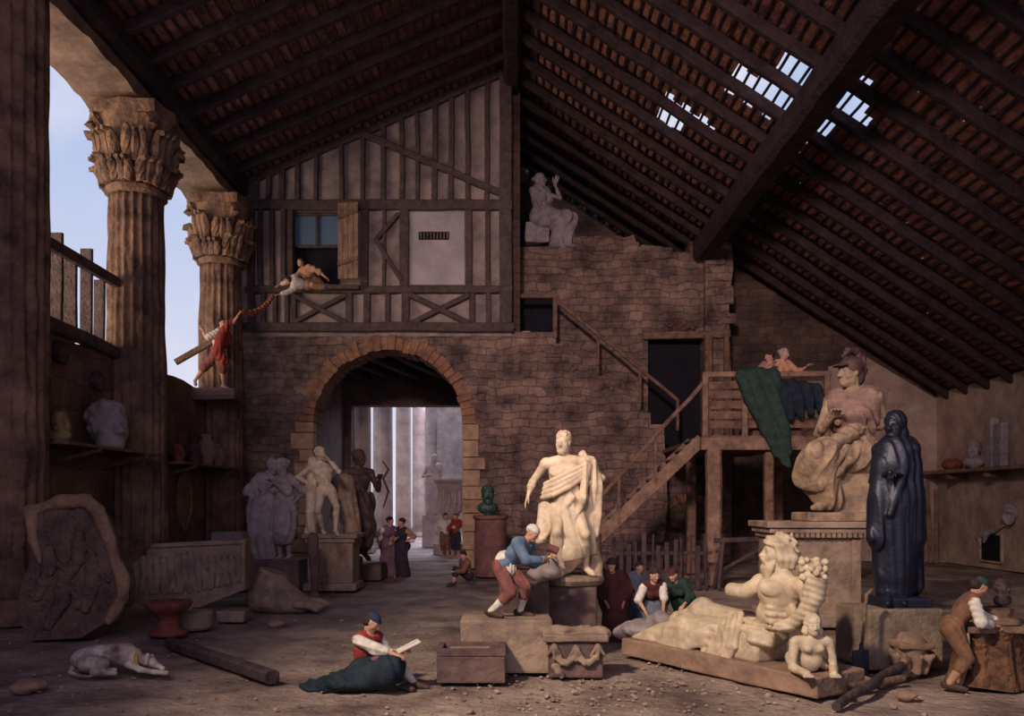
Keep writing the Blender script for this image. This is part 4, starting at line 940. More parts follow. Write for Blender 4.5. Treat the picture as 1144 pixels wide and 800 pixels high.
f.leg(1, p(1010, 664, -.05), (.1, -1, 0)); f.leg(-1, p(992, 664, -.12), (-.1, -1, 0))
f.body(root, bronze, beard=.8)
def cl_(S):
    d = folds(.018, 27, (.95, .4, .05), warp=.5, z=1.2)
    S.ell(p(1001, 503), (.25, .20, .17), None, .1, disp=d); S.ell(p(1000, 520, -.05), (.29, .24, .26), None, .12, disp=d)
    S.cone(p(1001, 505), p(1000, 560), .29, .35, .1, sq=((0, 1, 0), .78), disp=d); S.cone(p(1000, 560), p(999, 640), .36, .30, .1, sq=((0, 1, 0), .8), disp=d); S.cone(p(999, 640), p(999, 660), .27, .27, .05, sq=((0, 1, 0), .8), disp=d)
    S.cone(p(1015, 500, .1), p(1021, 655, .1), .15, .14, .1, disp=d)
    S.cone(p(985, 520, -.05), p(979, 600, -.1), .11, .14, .14, disp=d); S.cone(p(1016, 520, -.05), p(1022, 600, -.05), .12, .15, .14, disp=d); S.chain([p(1014, 500, -.2), p(1006, 540, -.27), p(994, 575, -.27)], (.045, .04, .03), .08)
f.part(root, 'cloak', bronze, cl_)
def hd_(S):
    l, ff, u = f.HB; hs = f.hs; S.ell(f.hd - ff * .10 * hs + u * .12 * hs, V(.42, .48, .46) * hs, np.array([l, ff, u]), .02, disp=folds(.008, 50, (1, .3, .4))); S.ell(f.hd - ff * .2 * hs - u * .4 * hs, V(.44, .4, .4) * hs, np.array([l, ff, u]), .05)
    S.ell(f.hd + ff * .48 * hs - u * .10 * hs, V(.30, .32, .42) * hs, np.array([l, ff, u]), .01, mode='s')
f.part(root, 'hood', bronze, hd_)

# ---- sculptures on the left
LY = 22.6
def stat(name, px, py, Y, label, cat='statue'):
    L0 = Vector(at(px, py, Y)); return L0, rel(L0), empty(name, L0, label, cat)
# grey embracing pair on a low block
bz = EYE + (HY - 624) * LY / F
block('stone_block', (-.85, -.6, 0), (.85, .6, bz), ped_dark, 'dark low block under the grey pair of draped women', 'block', (at(306, 640, LY).x, LY, 0))
L0, p, root = stat('draped_pair_statue', 306, 624, LY, 'grey stone pair of draped women leaning together, left of the arch pier'); L0.z = bz; root.location.z = bz
for px0, hx, fc, hh, side in ((295, 303, 20, 2.95, 1), (318, 316, -25, 2.9, -1)):
    f = Fig(L0, hh, p(px0, 567, .0), p(px0 + (8 if side > 0 else -2), 528), facing=fc, look=(fc * 2.4, -18), vox=.02, female=True)
    f.arm(side, p(307 if side > 0 else 304, 540, -.38), (side, -.2, -1), curl=.4, make=side > 0); f.arm(-side, p(288 if side > 0 else 328, 562, -.2), (-side, -.1, -.8), curl=.4)
    f.leg(1, p(px0 + 5, 621, -.1), (.1, -1, 0)); f.leg(-1, p(px0 - 5, 621, 0), (-.1, -1, 0))
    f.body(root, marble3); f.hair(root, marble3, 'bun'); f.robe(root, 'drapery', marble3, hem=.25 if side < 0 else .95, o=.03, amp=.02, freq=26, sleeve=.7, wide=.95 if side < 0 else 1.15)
S = Sculpt(.02); d = folds(.02, 18, (.9, .3, .1)); S.chain([p(300, 530, .1), p(287, 548, -.1), p(281, 570, -.1), p(283, 610, -.05)], (.12, .15, .16, .12), .08, disp=d); S.chain([p(322, 545, -.1), p(327, 575, -.1), p(325, 600, -.05)], (.12, .12, .08), .08, disp=d); S.build('hanging_cloth', marble3, root)
# nude with a trunk on a carved pedestal
NY = 22.4; nz = EYE + (HY - 596) * NY / F; cpx = at(368, 600, NY).x
rp_ = empty('pedestal', (cpx + .1, NY + .15, 0), 'carved pedestal with stepped cornice under the pale nude statue beside the arch', 'pedestal')
MB().box((-.62, -.5, .2), (.62, .5, nz - .2), bev=.02).build('die', mat('relief_stone', (.36, .25, .16), (.15, .1, .08), kind='relief', bump=.6, scale=2, stretch=(1.6, 1.6, .8)), rp_, rough=.01)
m = MB(); m.box((-.68, -.56, nz - .24), (.68, .56, nz - .12), bev=.02); m.box((-.76, -.62, nz - .12), (.76, .62, nz), bev=.02); m.build('cornice', block_m, rp_); MB().box((-.72, -.6, 0), (.72, .6, .2), bev=.02).build('foot', block_m, rp_)
L0, p, root = stat('nude_statue', 362, 595, NY, 'pale nude male statue leaning on a cloth-hung trunk, on the carved pedestal'); L0.z = nz; root.location.z = nz; p = rel((L0.x, L0.y, EYE + (HY - 595) * NY / F))
f = Fig(L0, 2.62, p(364, 548), p(357, 510), facing=25, look=(50, 0), vox=.018, build=1.05)
f.arm(1, p(368, 514, -.25), (1, -.4, -1), curl=.6); f.arm(-1, p(346, 540, -.1), (-1, .2, -.6), curl=.4)
f.leg(1, p(375, 591, -.25), (.6, -1, .2)); f.leg(-1, p(361, 591, 0), (-.1, -1, 0))
f.body(root, marble, muscle=True); f.hair(root, marble, 'curly')
S = Sculpt(.018); S.chain([p(350, 515, .1), p(348, 540, 0), p(348, 570, 0), p(347, 594, 0)], (.16, .17, .14, .17), .08, disp=folds(.02, 22, (.9, .4, 0))); S.build('cloth_hung_trunk', marble, root)
# dark bronze with outstretched arm behind, on a draped block
DY = 25.5; dz = .5
block('stone_block', (-.75, -.55, 0), (.75, .55, dz), ped_dark, 'dark block under the brown bronze with the bow', 'block', (at(402, 640, DY).x, DY, 0))
L0, p, root = stat('bronze_archer_statue', 401, 600, DY, 'dark brown bronze figure holding out a curved bow, in front of the hall columns'); zz = EYE + (HY - 625) * DY / F; root.location.z = dz; L0.z = dz; p = rel((L0.x, L0.y, dz))
f = Fig(L0, 3.55, p(402, 562), p(400, 515), facing=30, look=(60, 0), vox=.024)
f.arm(1, p(424, 535, -.3), (.2, .3, -1), curl=.7); f.arm(-1, p(386, 545, 0), (-1, 0, -.5), curl=.4)
f.leg(1, p(408, 618, -.3), (.3, -1, 0)); f.leg(-1, p(396, 620, 0), (-.2, -1, 0)); f.body(root, bronze_b, muscle=True); f.hair(root, bronze_b, 'curly')
f.robe(root, 'drapery', bronze_b, hem=.6, o=.04, amp=.02, top=False)
w_ = f.wr[1]; MB().tube([w_ + V(.10, 0, .55), w_ + V(.28, 0, .3), w_ + V(.12, -.02, 0), w_ + V(.28, 0, -.4), w_ + V(.12, 0, -.9)], (.02, .035, .04, .035, .02), 8).build('bow', bronze_b, root, smooth=True)
L0 = Vector((at(384, 640, 23.9).x, 23.9, 0)); p = rel(L0); root = empty('seated_draped_statue', L0, 'headless seated statue in yellowish drapery between the nude and the bronze archer', 'statue')
MB().box((-.5, -.4, 0), (.5, .4, .8), bev=.03).build('block', ped_dark, root)
S = Sculpt(.024); d = folds(.03, 16, (.9, .5, 0)); S.cone(p(385, 540), p(385, 575), .30, .38, .1, disp=d); S.cone(p(388, 575, -.1), p(388, 604, -.2), .38, .42, .1, disp=d); S.chain([p(378, 545), p(375, 575, -.2), p(378, 600, -.3)], (.14, .16, .14), .08, disp=d); S.cone(p(392, 560, -.1), p(397, 598, -.3), .16, .14, .1, disp=d); S.build('drapery', marble2, root)

# seated statue high on the ruined wall
AY = 32.45; L0, p, root = stat('seated_muse_statue', 610, 272, AY, 'seated draped stone figure with a raised hand, high on the ruined wall under the roof')
f = Fig(L0, 3.75, p(607, 243), p(603, 212), facing=40, look=(70, 0), vox=.026, female=True)
f.arm(1, p(620, 206, -.3), (1, 0, -1), curl=.3, hd=(.3, 0, 1), pn=(0, -1, 0)); f.arm(-1, p(612, 240, -.5), (-1, 0, -1))
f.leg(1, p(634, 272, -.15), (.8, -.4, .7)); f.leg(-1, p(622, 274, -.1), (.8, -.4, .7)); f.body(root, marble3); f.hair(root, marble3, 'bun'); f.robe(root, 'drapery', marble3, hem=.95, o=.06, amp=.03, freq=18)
S = Sculpt(.03); S.box(p(600, 262, .2), (.5, .4, .42), rnd=.06, disp=lumps(.04, 5)); S.build('stone_seat', marble3, root)

# giant foot fragment
L0 = Vector((at(318, 684, 17.9).x, 17.9, 0)); p = rel(L0); S = Sculpt(.017); q = lambda x, y, dd=0: p(x, y, dd)
S.chain([q(300, 654, .1), q(296, 668, .05), q(312, 672, 0), q(335, 678, -.1)], (.30, .32, .26, .14), .12); S.ell(q(290, 669, .1), (.30, .34, .24), None, .1); S.cone(q(304, 654, .1), q(304, 640, .1), .33, .30, .08); S.cone(q(308, 656, .05), q(338, 674, -.05), .30, .17, .1)
S.cone(q(305, 668, .15), q(345, 680, .15), .22, .12, .1)
for i in range(5): S.chain([q(332 + i * 3, 675 - i * .8, -.30 + .13 * i), q(345 + i * 3.4, 677 - i * 1.2, -.34 + .15 * i), q(353 + i * 3.2, 680.5 - i * 1.3, -.34 + .15 * i)], (.10, .075, .075), .012)
S.box(q(302, 636, .1) + V(0, 0, .22), (.7, .7, .2), np.array([(.94, 0, -.34), (0, 1, 0), (.34, 0, .94)]), rnd=.02, mode='s', disp=lumps(.04, 6))
root = empty('giant_stone_foot', L0, 'colossal broken marble foot lying on the earth before the grey pair', 'foot'); S.build('foot', marble2, root)
# sarcophagus front with reliefs, propped on blocks
sY = 17.0
for (x, y, w_, lab) in ((262, 693, .28, 'small stone block propping the right end of the carved trough'), (218, 702, .34, 'squat round stone block in front of the carved trough')):
    pp = spot(x, y); 
    if w_ > .3: o = MB().lathe([(w_ * .9, 0), (w_, .05), (w_, .30), (w_ * .93, .34)], 24).build('stone_drum', block_m, rough=.015, loc=pp); tag(o, lab, 'block')
    else: block('stone_block', (-w_, -.25, 0), (w_, .25, .22), block_m, lab, 'block', pp)
pp = spot(200, 692); block('stone_block', (-.3, -.25, 0), (.3, .25, .22), block_m, 'rough block propping the carved trough behind the red stool', 'block', Vector((at(200, 690, 17.0).x, 17.15, 0)))
root = empty('carved_trough', (at(212, 680, sY).x, sY, .2), 'long grey-brown marble trough front carved with crowded figures in relief', 'sarcophagus', rz=.13)
m = MB(); m.prism([(-1.17, .18), (-.9, .02), (.2, 0), (1.13, .36), (1.15, 1.42), (-.75, 1.33), (-.8, 1.16), (-1.12, .95)], -.05, .6, axis='y'); m.build('trough', block_m, root, rough=.015)
m = MB(); m.beam((-.75, -.06, 1.30), (1.14, -.06, 1.38), .1, .09); m.beam((1.1, -.06, .4), (1.1, -.06, 1.4), .09, .09); m.build('rim', block_m, root)
S = Sculpt(.02); rr = random.Random(8)
for i in range(15):
    x = -.92 + i * .137; z0 = .32 + .22 * max(0, x); z1 = min(1.22, 1.05 + rr.uniform(-.05, .12)); S.ball(V(x, -.08, z1), .062, .02); S.cone(V(x, -.07, z1 - .09), V(x + rr.uniform(-.03, .03), -.06, (z0 + z1) / 2), .075, .07, .02); S.cone(V(x, -.06, (z0 + z1) / 2), V(x + rr.uniform(-.08, .08), -.06, z0), .055, .04, .02)
    S.cone(V(x, -.07, z1 - .12), V(x + rr.uniform(-.13, .13), -.09, z1 - rr.uniform(.1, .35)), .035, .03, .01); S.cone(V(x + .03, -.05, (z0 + z1) / 2), V(x + rr.uniform(-.02, .12), -.06, z0), .045, .035, .02)
S.build('relief_figures', block_m, root)
# broken relief slab leaning at the left
root = empty('broken_relief_slab', (at(65, 730, 14.0).x, 14.0, 0), 'huge dark broken slab with worn relief figures, leaning at the far left behind the dog', 'slab')
po = [(15, 600), (22, 590), (55, 579), (84, 576), (100, 590), (118, 625), (136, 668), (138, 690), (126, 716), (96, 733), (40, 738), (20, 700), (30, 650), (24, 622)]
m = MB(); m.prism([((x - 72) / 64.3, (738 - y) / 64.3) for x, y in po], 0, .5); o = m.build('slab', mat('dark_relief', (.22, .14, .09), (.07, .045, .04), kind='relief', bump=.8, scale=2), root, rough=.06, cuts=2); o.rotation_euler.x = -.22
S = Sculpt(.022); rr = random.Random(4)
for (x, z) in ((-.35, 1.2), (.15, 1.45), (.45, 1.0), (-.05, .7)):
    S.ball(V(x, .0, z + .42), .10, .03); S.chain([V(x, 0, z + .3), V(x + .05, 0, z), V(x + rr.uniform(-.2, .2), 0, z - .45)], (.12, .13, .08), .05); S.cone(V(x + .1, -.02, z + .25), V(x + .32, -.04, z + .05), .05, .045, .03); S.cone(V(x, 0, z), V(x - .2, 0, z - .4), .08, .06, .05)
o = S.build('relief_figures', mat('dark_relief', (0, 0, 0)), root)
S = Sculpt(.022); rp2 = [V((x - 72) / 64.3, .0, (738 - y) / 64.3) for x, y in po[1:9]]; S.chain(rp2, (.10, .12, .13, .12, .11, .11, .10, .09), .04, disp=lumps(.03, 9)); S.chain([V((x - 72) / 64.3, .0, (738 - y) / 64.3) for x, y in ((22, 590), (30, 622), (42, 650))], (.11, .09, .05), .04, disp=lumps(.03, 9)); o2 = S.build('broken_rim', mat('lit_ochre_rim', (.40, .25, .13), (.14, .085, .055), scale=2, bump=.5), root); o2.rotation_euler.x = -.22; o.rotation_euler.x = -.22  # brighter ochre rim; light along the top and right edge is painted in
# busts
def bust(name, px, py, Y, hs, yaw, m, label, style='curly', cat='bust', shoulders=True, beard=None, z=None, parts=None, vox=None, pitch=0):
    L0 = Vector(at(px, py, Y));
    if z is not None: L0.z = z
    root = empty(name, L0, label, cat); a = math.radians(yaw); f_ = nrm(V(math.sin(a), -math.cos(a), math.sin(math.radians(pitch)))); B = basis(f_); S = Sculpt(vox or max(.012, hs / 24)); c = V(0, 0, .52 * hs)
    if shoulders:
        c = V(0, 0, 1.15 * hs); S.cone(V(0, 0, .35 * hs), c - V(0, 0, .3 * hs), .3 * hs, .2 * hs, .1 * hs); S.ell(V(0, 0, .42 * hs), V(.62, .34, .36) * hs, np.array(B), .08 * hs, disp=folds(.02 * hs, 20 / hs, (.8, .2, .5))); S.box(V(0, 0, -.1 * hs), V(.7, .6, .1) * hs, np.array(B), mode='s')
        S.cone(V(0, 0, 0), V(0, 0, .12 * hs), .2 * hs, .14 * hs, .04 * hs)
    else: S.cone(V(0, 0, .03 * hs), c - V(0, 0, .25 * hs), .27 * hs, .22 * hs, .06 * hs)
    face(S, c, B, hs, beard); S.box(V(0, 0, -.3 * hs), V(.8, .8, .3) * hs, mode='s'); S.build('head', m, root); S = Sculpt(vox or max(.012, hs / 24)); hair(S, c, B, hs, style); S.build('hair', m, root)
    return root
# ================================================================ smaller sculptures and busts
bust('colossal_head', 122, 500, 19.75, 1.12, 55, marble3, 'grey colossal curly head standing on the left shelf', 'curly', 'bust', False, z=3.70)
bust('crouching_bust', 66, 480, 17.6, .42, 10, mat('yellowed_plaster', (.42, .30, .13), (.2, .13, .06)), 'small yellowish bust beside the colossal head on the left shelf', 'long', 'bust', True, z=3.70)
def shelf(x0, x1, y0, y1, z, label, brs):
    c = Vector(((x0 + x1) / 2, (y0 + y1) / 2, z)); r = empty('wall_shelf', c, label, 'shelf')
    MB().box((x0 - c.x, y0 - c.y, -.07), (x1 - c.x, y1 - c.y, 0), bev=.015, jit=.01).build('board', wood_m, r)
    for yy in brs: MB().beam((x0 - c.x if abs(x0) > abs(x1) else x1 - c.x, yy - c.y, -.42), ((x1 if abs(x0) > abs(x1) else x0) - c.x, yy - c.y, -.10), .1, .1).build('bracket', wood_m, r)
shelf(-10.6, -9.3, 16.9, 21.3, 3.70, 'worn wooden shelf on the left wall carrying the colossal head', (18.2, 20.6))
shelf(-10.6, -9.5, 23.4, 28.4, 3.60, 'thin wooden shelf between the second and third columns holding pots and heads', (24.2, 27.6))
for y, hs, lab, st in ((24.1, .55, 'round brown head at the near end of the shelf between the columns', 'short'), (25.3, .62, 'dark head second along the shelf between the columns', 'curly')):
    bust('head_cast', at(0, 0, y).x, 0, y, hs, 50, bronze_b if y > 25 else terra, lab, st, 'bust', False, z=3.60).location.x = -10.0
for y, h_, lab in ((26.4, 1.05, 'tall brown pot third along the shelf between the columns'), (27.25, .8, 'squat brown pot at the far end of the shelf between the columns')):
    m = MB(); m.lathe([(.14, 0), (.16, .03), (.30, .3 * h_), (.33, .5 * h_), (.22, .78 * h_), (.14, .86 * h_), (.2, h_), (.15, h_ - .02), (.1, h_ - .1)], 28); tag(m.build('clay_pot', plinth_m, smooth=True, loc=(-10.0, y, 3.60)), lab, 'pot')
m = MB(); m.lathe([(.62, 0), (.72, .04), (.74, .1), (.60, .13), (.55, .08), (.1, .12)], 40); r = m.build('oval_medallion', mat('ochre_relief', (.36, .20, .10), (.14, .08, .05), kind='relief', scale=3, bump=.5, stretch=(1.5, 1.5, 1)), loc=(-10.6, 25.9, 2.5))
r.rotation_euler = (0, math.pi / 2, 0); r.scale = (1.35, .85, 1); tag(r, 'oval carved medallion on the wall under the pot shelf', 'medallion')
for (x, yy, z, hs, lab) in ((-10.52, 18.7, 5.9, .55, 'small dark mask hanging on the left wall above the near shelf'), (-10.52, 20.4, 5.5, .5, 'second small dark mask hanging above the colossal head')):
    S = Sculpt(.016); B = basis(V(1, -.25, 0)); face(S, V(0, 0, 0), B, hs); o = S.build('wall_mask', bronze_b); o.location = (x, yy, z); tag(o, lab, 'mask')
block('stone_chest', (-.5, -.4, 0), (.5, .4, 1.5), marble3, 'grey upright stone behind the carved trough near the third column', 'block', (at(262, 600, 25.5).x - .1, 25.5, 0))
# green bronze bust on a round pedestal
GY = 26.6; gz_ = EYE + (HY - 576) * 26 / F
r = empty('round_pedestal', (at(548, 600, GY).x, GY, 0), 'reddish barrel-shaped stone pedestal beside the arch under the green bust', 'pedestal')
MB().lathe([(.58, 0), (.58, .1), (.54, .14), (.52, gz_ - .15), (.58, gz_ - .1), (.58, gz_)], 40).build('drum', mat('red_stone', (.24, .11, .085), (.11, .05, .045), scale=3, bump=.35), r, smooth=False, rough=.012)
bust('green_bust', 545, 575, GY, .58, 5, bronze_g, 'dark green bronze bust on the reddish round pedestal beside the arch', 'curly', 'bust', True, z=gz_)
# giant krater, fountain figures in the hall
r = empty('stone_krater', (at(503, 600, 38).x, 38, 0), 'large pale stone krater with a wide rim in the far hall', 'vase')
m = MB(); m.lathe([(.8, 0), (.8, .5), (.55, .55), (.5, 1.0), (.3, 1.15), (.2, 1.5), (.34, 1.65), (.52, 2.0), (.55, 2.9), (.68, 3.3), (.80, 3.42), (.8, 3.5), (.66, 3.48), (.5, 3.1)], 40); m.build('bowl', hall_m, r, smooth=False)
S = Sculpt(.03)
for i in range(7):
    a = -2.6 + i * .5; c = V(math.cos(a) * .55, math.sin(a) * .55, 2.9); S.ball(c, .10, .03); S.cone(c - V(0, 0, .1), c - V(0, 0, .5), .1, .12, .05); S.cone(c - V(0, 0, .5), c - V(0, 0, .85), .1, .06, .04)
S.build('relief_figures', hall_m, r)
L0, p, root = stat('draped_statue', 485, 600, 44, 'hazy pale draped statue far behind the krater'); root.location.z = 0; L0.z = 0
f = Fig(L0, 3.4, V(0, 0, 3.45), V(0, 0, 4.5), facing=20, look=(0, 0), vox=.045); f.arm(1, V(.4, -.3, 3.4), (.3, .5, -1)); f.arm(-1, V(-.3, -.5, 3.9), (-.4, 0, -1)); f.leg(1, V(.25, -.1, 1.9), (0, -1, 0)); f.leg(-1, V(-.2, -.1, 1.9), (0, -1, 0)); f.body(root, hall_m); f.hair(root, hall_m, 'short'); f.robe(root, 'drapery', hall_m, o=.06, amp=.03, freq=15)
MB().box((-.6, -.6, 0), (.6, .6, 1.75), bev=.05).build('pedestal', hall_m, root)

# ================================================================ people
def person(px, py, Y, label, z=None, group=None, cat='person'):
    L0 = Vector(at(px, py, Y)); 
    if z is not None: L0.z = z
    root = empty('person', L0, label, cat, group); return L0, rel(Vector(L0)), root
# ---- sculptor in a blue jacket on the big block
BZ = EYE + (HY - 690) * 11.6 / F
bl = block('stone_block', (-.66, -.38, 0), (.62, .42, BZ), block_m, 'large pale cut block the blue-jacketed sculptor stands on', 'block', (at(567, 700, 11.7).x, 11.7, 0))
L0, p, root = person(562, 688, 11.7, 'sculptor in blue jacket, white turban and red-brown breeches standing on the pale block', z=BZ)
f = Fig(L0, 1.66, p(563, 634, .05), p(587, 606, -.05), facing=55, chest=60, look=(70, -32), vox=.0105)
f.arm(1, p(612, 623, .12), (-.2, .5, -1), curl=.9); f.arm(-1, p(606, 626, -.18), (-.8, -.8, -1), curl=.9)
f.leg(1, p(581, 683, .1), (.8, -.6, .1), toe=(1, -.3, -.1)); f.leg(-1, p(548, 683, -.1), (.9, -.4, .1), toe=(.9, -.6, -.1))
f.body(root, skin); f.hair(root, white_c, 'turban', 'turban'); f.shirt(root, 'jacket', blue_c, o=.025, sleeve=1.75)
f.part(root, 'apron', white_c, lambda S: S.cone(f.pel + f.f * .02 - V(0, 0, .02), f.pel + f.f * .02 + V(0, 0, .1), .175, .15, .05, disp=folds(.008, 60)))
f.breeches(root, 'breeches', redbrown_c, o=.022, upto=1.35); f.stockings(root, 'stocking', white_c, t0=.35); f.shoes(root, leather)
w_ = f.wr[1] + V(.03, -.02, .03); o = MB(); o.tube([w_ + V(-.05, 0, .05), w_ + V(.12, 0, -.14)], .014, 8); c_ = tag(o.build('chisel', leather, loc=L0), 'iron chisel held in the hand of the blue-jacketed sculptor', 'chisel')
w_ = f.wr[-1] + V(.05, -.04, .03); r = empty('mallet', L0 + Vector(w_), 'dark red-headed mallet held by the blue-jacketed sculptor', 'mallet'); MB().tube([(-.05, 0, -.05), (.08, -.02, .14)], .014, 8).build('handle', wood_m, r); MB().tube([(.02, -.03, .17), (.17, -.01, .10)], .055, 12).build('head', redbrown_c, r)
# the carving he works on: small dark bust on a side block
sb = block('stone_block', (-.42, -.35, 0), (.35, .4, EYE + (HY - 650) * 12.5 / F), ped_dark, 'dark block at the left of the central pedestal bearing the unfinished carving', 'block', (at(588, 700, 12.7).x, 12.75, 0))
S = Sculpt(.014); S.ell((0, 0, .14), (.26, .2, .15), None, .05, disp=lumps(.03, 20)); S.ell((.1, 0, .3), (.12, .11, .12), None, .05, disp=lumps(.02, 24)); o = S.build('unfinished_carving', marble3); o.location = (at(608, 640, 12.6).x, 12.65, EYE + (HY - 650) * 12.5 / F); tag(o, 'rough unfinished stone carving in front of the blue-jacketed sculptor', 'carving')
# ---- draughtsman
L0, p, root = person(405, 768, 10.6, 'draughtsman in red waistcoat and dark cap sitting on the ground with his drawing board', z=0)
f = Fig(L0, 1.72, p(404, 751, .05), p(413, 706, 0), facing=60, chest=50, look=(78, -35), vox=.010)
f.arm(1, p(449, 728, .08), (-.1, .6, -1), curl=.5, pn=(0, 0, -1)); f.arm(-1, p(441, 731, -.28), (-.6, -.6, -1), curl=.5, pn=(0, 0, -1))
f.leg(1, p(462, 762, .0), (.2, .1, 1), toe=(1, -.3, -.1)); f.leg(-1, p(446, 764, -.12), (-.2, -.6, 1), toe=(1, -.4, -.1))
f.body(root, skin); f.hair(root, navy_c, 'cap', 'cap'); f.part(root, 'hair', hair_d, lambda S: S.ell(f.hd - f.hf * .05 + f.hu * -.02, (.09, .09, .08), None, .02))
f.sleeves(root, 'sleeve', white_c, upto=1.55); f.shirt(root, 'waistcoat', red_c, o=.02, sleeve=0)
f.breeches(root, 'breeches', redbrown_c, o=.02, upto=1.3); f.stockings(root, 'stocking', white_c, t0=.35); f.shoes(root, leather)
S = Sculpt(.014); d = folds(.018, 22, (.8, .5, .3), z=4)
S.ell(p(395, 760, -.1), (.42, .34, .13), None, .1, disp=d); S.ell(p(368, 766, .05), (.40, .30, .08), None, .12, disp=d); S.cone(p(405, 748, -.1), p(436, 744, -.3), .16, .14, .1, disp=d); S.cone(p(400, 752, -.05), p(432, 752, -.35), .15, .15, .1, disp=d); S.ell(p(425, 754, -.2), (.32, .28, .17), None, .1, disp=d); S.ell(p(438, 742, -.1), (.17, .22, .13), None, .08, disp=d); S.cone(p(350, 768, .1), p(385, 762, .1), .06, .12, .12, disp=d)
S.build('spread_cloak', mat('dark_teal_cloth', (.020, .034, .045), (.008, .012, .020), scale=6), root)
w_ = p(456, 722, -.1); r = empty('drawing_board', L0 + Vector(w_), 'white paper on a drawing board on the lap of the seated draughtsman', 'drawing board', rz=.3); M_ = Matrix.Rotation(-.42, 4, 'Y')
MB().box((-.17, -.14, -.012), (.17, .14, 0), M=M_).build('board', wood_m, r); MB().box((-.16, -.13, .001), (.16, .13, .006), M=M_).build('paper', white_c, r)
# ---- workman bending at the right
L0, p, root = person(1064, 768, 10.5, 'workman in rust jacket, dark cap and brown breeches bending over the stump at the right', z=0)
f = Fig(L0, 1.62, p(1063, 702, .05), p(1083, 673, 0), facing=70, chest=72, look=(85, -35), vox=.0105)
f.arm(1, p(1117, 694, .12), (-.2, .5, -1), curl=.7); f.arm(-1, p(1110, 699, -.18), (-.4, -.7, -1), curl=.7)
f.leg(1, p(1072, 764, .12), (1, -.3, .1), toe=(1, -.2, -.1)); f.leg(-1, p(1060, 764, -.1), (1, -.4, .1), toe=(.9, -.5, -.1))
f.body(root, skin); f.hair(root, dgreen_c, 'cap', 'cap'); f.part(root, 'hair', hair_d, lambda S: S.ell(f.hd - f.hf * .06 - f.hu * .01, (.085, .085, .08), None, .02))
f.sleeves(root, 'sleeve', white_c, upto=1.7); f.shirt(root, 'jacket', mat('rust_cloth', (.24, .11, .065), (.12, .06, .04), scale=6), o=.026, sleeve=0); f.breeches(root, 'breeches', mat('tawny_cloth', (.22, .11, .055), (.11, .055, .035), scale=6), o=.024, upto=1.4); f.stockings(root, 'stocking', tan_c, t0=.4); f.shoes(root, leather)
f.part(root, 'apron', tan_c, lambda S: S.cone(f.pel + f.f * .16 + V(.02, 0, -.05), f.pel + f.f * .2 - V(0, 0, .50), .10, .11, .03, sq=(f.f, .25), disp=folds(.006, 60), flat=True))
# stump with a bust being carved
r = empty('tree_stump', (at(1112, 760, 10.6).x, 10.75, 0), 'rough brown tree stump used as a workbench beside the bending workman', 'stump')
m = MB(); m.lathe([(.50, 0), (.44, .15), (.38, .4), (.37, .62), (.40, .72)], 48, lambda a, rr_, z: rr_ + .035 * math.sin(a * 7) + .03 * noise.noise(Vector((math.cos(a) * 3, math.sin(a) * 3, z * 2)))); m.build('trunk', mat('rough_bark', (.20, .09, .04), (.05, .028, .02), scale=5, bump=.9, bscale=9), r, smooth=False, rough=.03)
MB().box((-.43, -.36, .72), (.47, .36, .79), bev=.02, jit=.01).build('top_board', wood_l, r); 
m = MB(); m.lathe([(.24, 0), (.26, .02), (.24, .06), (.16, .09), (.18, .2), (.19, .22)], 28); tag(m.build('turning_stand', wood_m, loc=(at(1118, 700, 10.7).x, 10.75, .79)), 'round wooden stand on the stump under the dark portrait bust', 'stand')
bust('portrait_bust', 1120, 700, 10.72, .23, 20, bronze_b, 'small dark portrait bust on the stump at the right edge', 'short', 'bust', True, z=1.01, vox=.0105)
# ---- watchers behind the god's legs
L0, p, root = person(683, 712, 14.4, 'onlooker in dark red cloak and black hat beside the central pedestal', z=0)
f = Fig(L0, 1.62, p(686, 672), p(684, 642), facing=0, look=(-15, -5), vox=.013)
f.arm(1, p(697, 672, -.2), (1, 0, -1)); f.arm(-1, p(676, 672, -.25), (-1, 0, -1)); f.leg(1, p(690, 712), (0, -1, 0)); f.leg(-1, p(682, 712), (0, -1, 0)); f.body(root, skin); f.hair(root, dark_c, 'hat', 'hat'); f.robe(root, 'cloak', darkred_c, hem=.85, o=.07, amp=.015, sleeve=1.6, wide=1.3)
f.part(root, 'hair', hair_d, lambda S: S.ell(f.hd - f.hf * .05 - f.hu * .03, (.1, .09, .1), None, .02))
L0, p, root = person(730, 712, 14.1, 'woman in dark bodice and white blouse leaning forward behind the god\'s feet', z=0)
f = Fig(L0, 1.62, p(729, 676, .15), p(730, 650, -.1), facing=5, look=(25, -25), vox=.012, female=True)
f.arm(1, p(741, 683, -.35), (1, 0, -.6)); f.arm(-1, p(721, 683, -.3), (-1, 0, -.8)); f.leg(1, p(734, 712, .1), (0, -1, 0)); f.leg(-1, p(725, 712, .1), (0, -1, 0))
f.body(root, skin); f.hair(root, hair_d, 'bun'); f.sleeves(root, 'sleeve', white_c, upto=1.0); f.shirt(root, 'bodice', darkred_c, o=.02, sleeve=0); f.robe(root, 'skirt', blueg_c, hem=.9, o=.05, amp=.012, top=False, wide=1.2)
L0, p, root = person(758, 712, 14.5, 'woman in green dress and red headscarf stooping beside the woman in the bodice', z=0)
f = Fig(L0, 1.62, p(764, 672, .2), p(754, 648, -.05), facing=-30, look=(-35, -25), vox=.013, female=True)
f.arm(1, p(764, 676, -.35), (1, 0, -.8)); f.arm(-1, p(744, 680, -.3), (-1, 0, -.8)); f.leg(1, p(768, 712, .15), (0, -1, 0)); f.leg(-1, p(757, 712, .15), (0, -1, 0))
